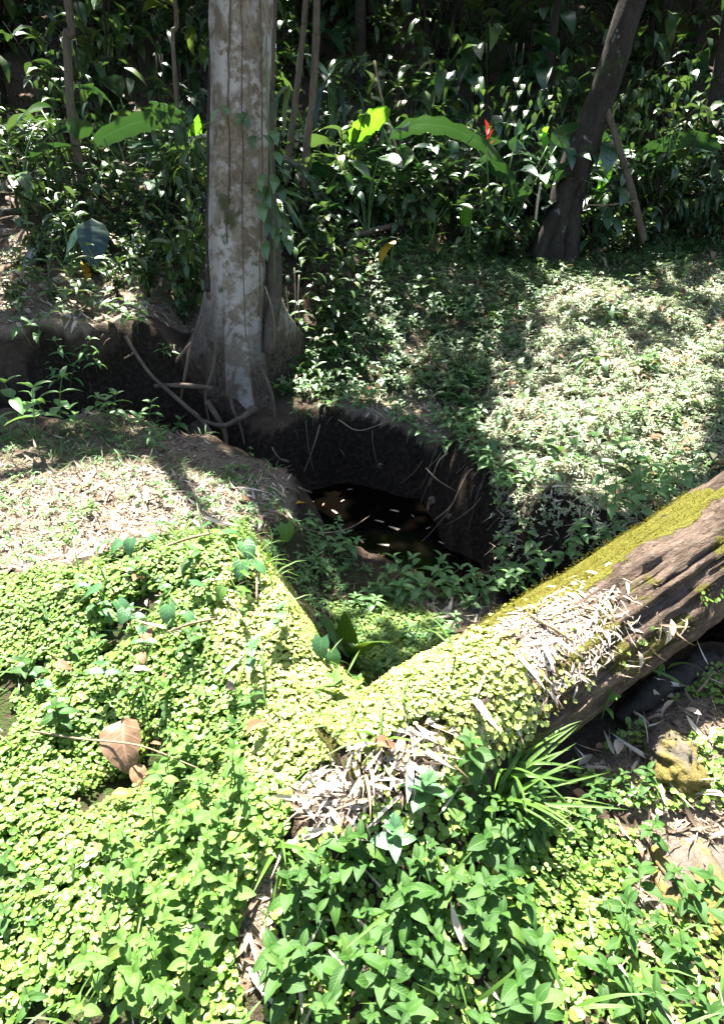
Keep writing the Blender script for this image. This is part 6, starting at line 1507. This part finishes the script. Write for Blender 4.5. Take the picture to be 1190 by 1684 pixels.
# hanging foliage on the left of the trunk (vines in the small trees)
def hang(lab, px, py, Y, n, ext, kind, mat):
    c = pY(px, py, Y); t = thing('hanging_vine', lab, 'vine', tuple(c))
    Ms, Ts = [], []
    for i in range(3):
        x = random.uniform(-.5, .5) * ext[0]
        p = curve_pts([(x, 0, ext[1] * .5 + .4), (x + random.uniform(-.1, .1), -.05, 0), (x + random.uniform(-.2, .2), -.1, -ext[1] * .5)], 12)
        link('stem', tube_mesh('stem', p, .004, M_darkbark, 5), t)
    for i in range(n):
        Ts.append((random.uniform(-.5, .5) * ext[0], random.uniform(-.2, .15), random.uniform(-.5, .5) * ext[1]))
        Ms.append(np.array(Matrix.Rotation(random.uniform(0, 6.28), 3, 'Z') @ Matrix.Rotation(random.uniform(.1, 1.2), 3, 'Y')) * random.uniform(.08, .17))
    V, F, U, T = scatter([leaf_t(1, .5, 'ovate', 4, 2, .6, .25), leaf_t(1, .4, 'lance', 4, 2, .8, .3)], np.array(Ms), np.array(Ts))
    tag(link('foliage', np_mesh('foliage', V, F, U, T, [mat]), t), kind='stuff')
hang('curtain of leafy vine just left of the pale trunk', 318, 290, 6.9, 90, (.35, 1.0), 0, M_jung2)
hang('leafy vine over the small stem left of the pale trunk', 280, 250, 7.6, 60, (.4, .9), 0, M_jung)
hang('vine tangle low on the left of the pale trunk', 318, 440, 6.3, 90, (.4, .7), 0, M_jung2)
hang('leafy vine at the top beside the leaning tree', 1060, 200, 9.2, 80, (.9, .7), 0, M_jung2)
hang('pale leafy vine at the top right of centre', 840, 180, 9.6, 90, (1.2, .6), 0, M_jung2)
hang('leafy vine hanging at the top left', 120, 200, 8.6, 60, (.7, .8), 0, M_jung)

# undergrowth on the hillside that reads as one mass
n = 15000
X = RNG.uniform(-16, 16, n); Y = RNG.uniform(10, 24, n); Z = H(X, Y) + RNG.random(n) ** 1.5 * (1.2 + (Y - 10) * .16)
Pm = np.stack([X, Y, Z], -1); k = in_view(Pm, 300) & (fbm(X * .8, Y * .8 + Z * 1.2, 3) > -.06); Pm = Pm[k]; n = len(Pm)
M = Rz(RNG.uniform(0, 6.283, n)) @ Ry(RNG.uniform(-.6, .9, n)) @ Rx(RNG.uniform(-.5, .5, n)) * RNG.uniform(.16, .42, n)[:, None, None]
V, F, U, T = scatter([leaf_t(1, .4, 'ovate', 3, 2, .7, .3), leaf_t(1, .3, 'lance', 3, 2, .9, .3)], M, Pm)
tag(link('undergrowth', np_mesh('undergrowth', V, F, U, T, [M_jung])), 'dense dark undergrowth covering the forest slope behind', 'undergrowth', kind='stuff')

# crowns of the trees overhead (above the frame), gaps shaped to throw the sun patches
def px_world(L, z=0.0):
    return np.array([pz(a, b, z)[:2] for a, b in L])
LIT = [np.array([(-4.2, -4), (4.5, -4), (4.5, 1.1), (2.6, 2.3), (1.75, 2.45), (1.0, 2.05), (.45, 1.9), (.1, 1.75), (-.2, 2.2), (-.45, 2.5), (-.5, 3.15), (-.42, 3.5), (-1.2, 3.95), (-1.9, 3.95), (-3.6, 3.8)]),
       px_world([(800, 585), (870, 560), (960, 545), (1190, 545), (1190, 850), (1030, 840), (930, 815), (870, 790), (820, 720)], -.05),
       px_world([(545, 560), (640, 545), (700, 590), (722, 632), (690, 655), (610, 650)], -.05),
       px_world([(480, 530), (520, 520), (535, 590), (500, 600)], .2),
       px_world([(870, 950), (880, 860), (950, 850), (960, 905)], -.5),
       px_world([(90, 485), (230, 480), (260, 545), (100, 550)], .6),
       px_world([(1060, 380), (1190, 385), (1190, 430), (1080, 420)], .7)]
PART = [(px_world([(930, 480), (1060, 480), (1190, 500), (1190, 560), (800, 590), (860, 520)], .3), .3), (px_world([(560, 420), (760, 420), (800, 560), (600, 570)], .3), .5), (px_world([(520, 960), (830, 960), (830, 1040), (660, 1100), (560, 1080)], -.55), .8), (px_world([(430, 890), (560, 915), (640, 940), (560, 980), (470, 950)], -.6), .5), (px_world([(640, 930), (900, 920), (880, 990), (660, 990)], -.55), .5)]
n = 46000
gX = RNG.uniform(-11, 12, n); gY = RNG.uniform(1.2, 22, n)
gZ = H(gX, gY)
hgt = np.maximum(6.4, np.maximum(gZ + 4.2, 1.6 + .40 * (gY + 4.5))) + RNG.random(n) * 2.6
dens = np.where(gY < 5.5, 1.0, .92)
holes = fbm(gX * .75 + 3, gY * .75 + 8, 3) + .35 * fbm(gX * 4, gY * 4, 2) - np.clip((gY - 11) / 14, 0, .3)
dens = np.where((gY > np.where(gX > -.8, 8.3, 5.4)) & (holes > .05), .06, dens)
jx = gX + .22 * fbm(gX * 2.2, gY * 2.2, 3); jy = gY + .22 * fbm(gX * 2.2 + 5, gY * 2.2 + 5, 3)
for z_ in LIT:
    dens = np.where(inside(jx, jy, z_), 0.0, dens)
for z_, d_ in PART:
    hol = fbm(gX * 3 + 1, gY * 3, 3) > .0
    dens = np.where(inside(jx, jy, z_) & hol, 1 - d_, dens)
# gaps over the big leaves that the photo shows in the sun
for (px, py, Y) in ((700, 212, 8.7), (770, 240, 8.5), (610, 200, 8.6), (540, 285, 8.2), (525, 230, 8.4), (996, 260, 9.3), (250, 200, 8.3), (165, 230, 8.1), (325, 195, 8.4), (1085, 238, 9.3), (870, 240, 8.9), (700, 265, 8.9), (765, 335, 8.4), (640, 310, 8.7),
                    (480, 335, 5.6), (150, 400, 6.5), (505, 560, 5.9), (900, 200, 9.5), (960, 300, 9.0), (820, 330, 8.7)):
    Pq = pY(px, py, Y); gq = h1(Pq[0], Pq[1]); Gq = Pq - SUN * ((Pq[2] - gq) / SUN[2])
    dens = np.where(np.hypot(gX - Gq[0], gY - Gq[1]) < .42, 0, dens)
keep = RNG.random(n) < dens
gX, gY, gZ, hgt = gX[keep], gY[keep], gZ[keep], hgt[keep]
C = np.stack([gX, gY, gZ], -1) + SUN[None] * ((hgt - gZ) / SUN[2])[:, None]
n = len(C)
M = Rz(RNG.uniform(0, 6.283, n)) @ Ry(RNG.uniform(-.5, .5, n)) @ Rx(RNG.uniform(-.5, .5, n)) * RNG.uniform(.26, .42, n)[:, None, None]
near_t = np.argmin(np.stack([np.hypot(C[:, 0] - c[0], C[:, 1] - c[1]) for _, c in TREES]), 0)
ct = [leaf_t(1, .55, 'ovate', 2, 2, .4, .2)]
for k, (t, c) in enumerate(TREES):
    q = np.nonzero(near_t == k)[0]
    if len(q) < 3: continue
    base = np.array(t.location)
    V, F, U, T = scatter(ct, M[q], C[q] - base)
    tag(link('crown', np_mesh('crown', V, F, U, T, [M_canopy]), t), kind='stuff')
    top = np.array([c[0], c[1], 0]); ctr = C[q].mean(0)
    # limbs reaching into the crown
    tr = [o for o in t.children if o.name.startswith('trunk')][0]
    tip = np.array(tr.data.vertices[len(tr.data.vertices) - 1].co)
    for j in range(5):
        e = C[q[RNG.integers(0, len(q))]] - base
        st = tip * RNG.uniform(.75, 1.0)
        link('limb', tube_mesh('limb', curve_pts([st, st * .5 + e * .5 + np.array([0, 0, .5]), e], 10), np.linspace(.06, .012, 10), M_darkbark, 6), t)
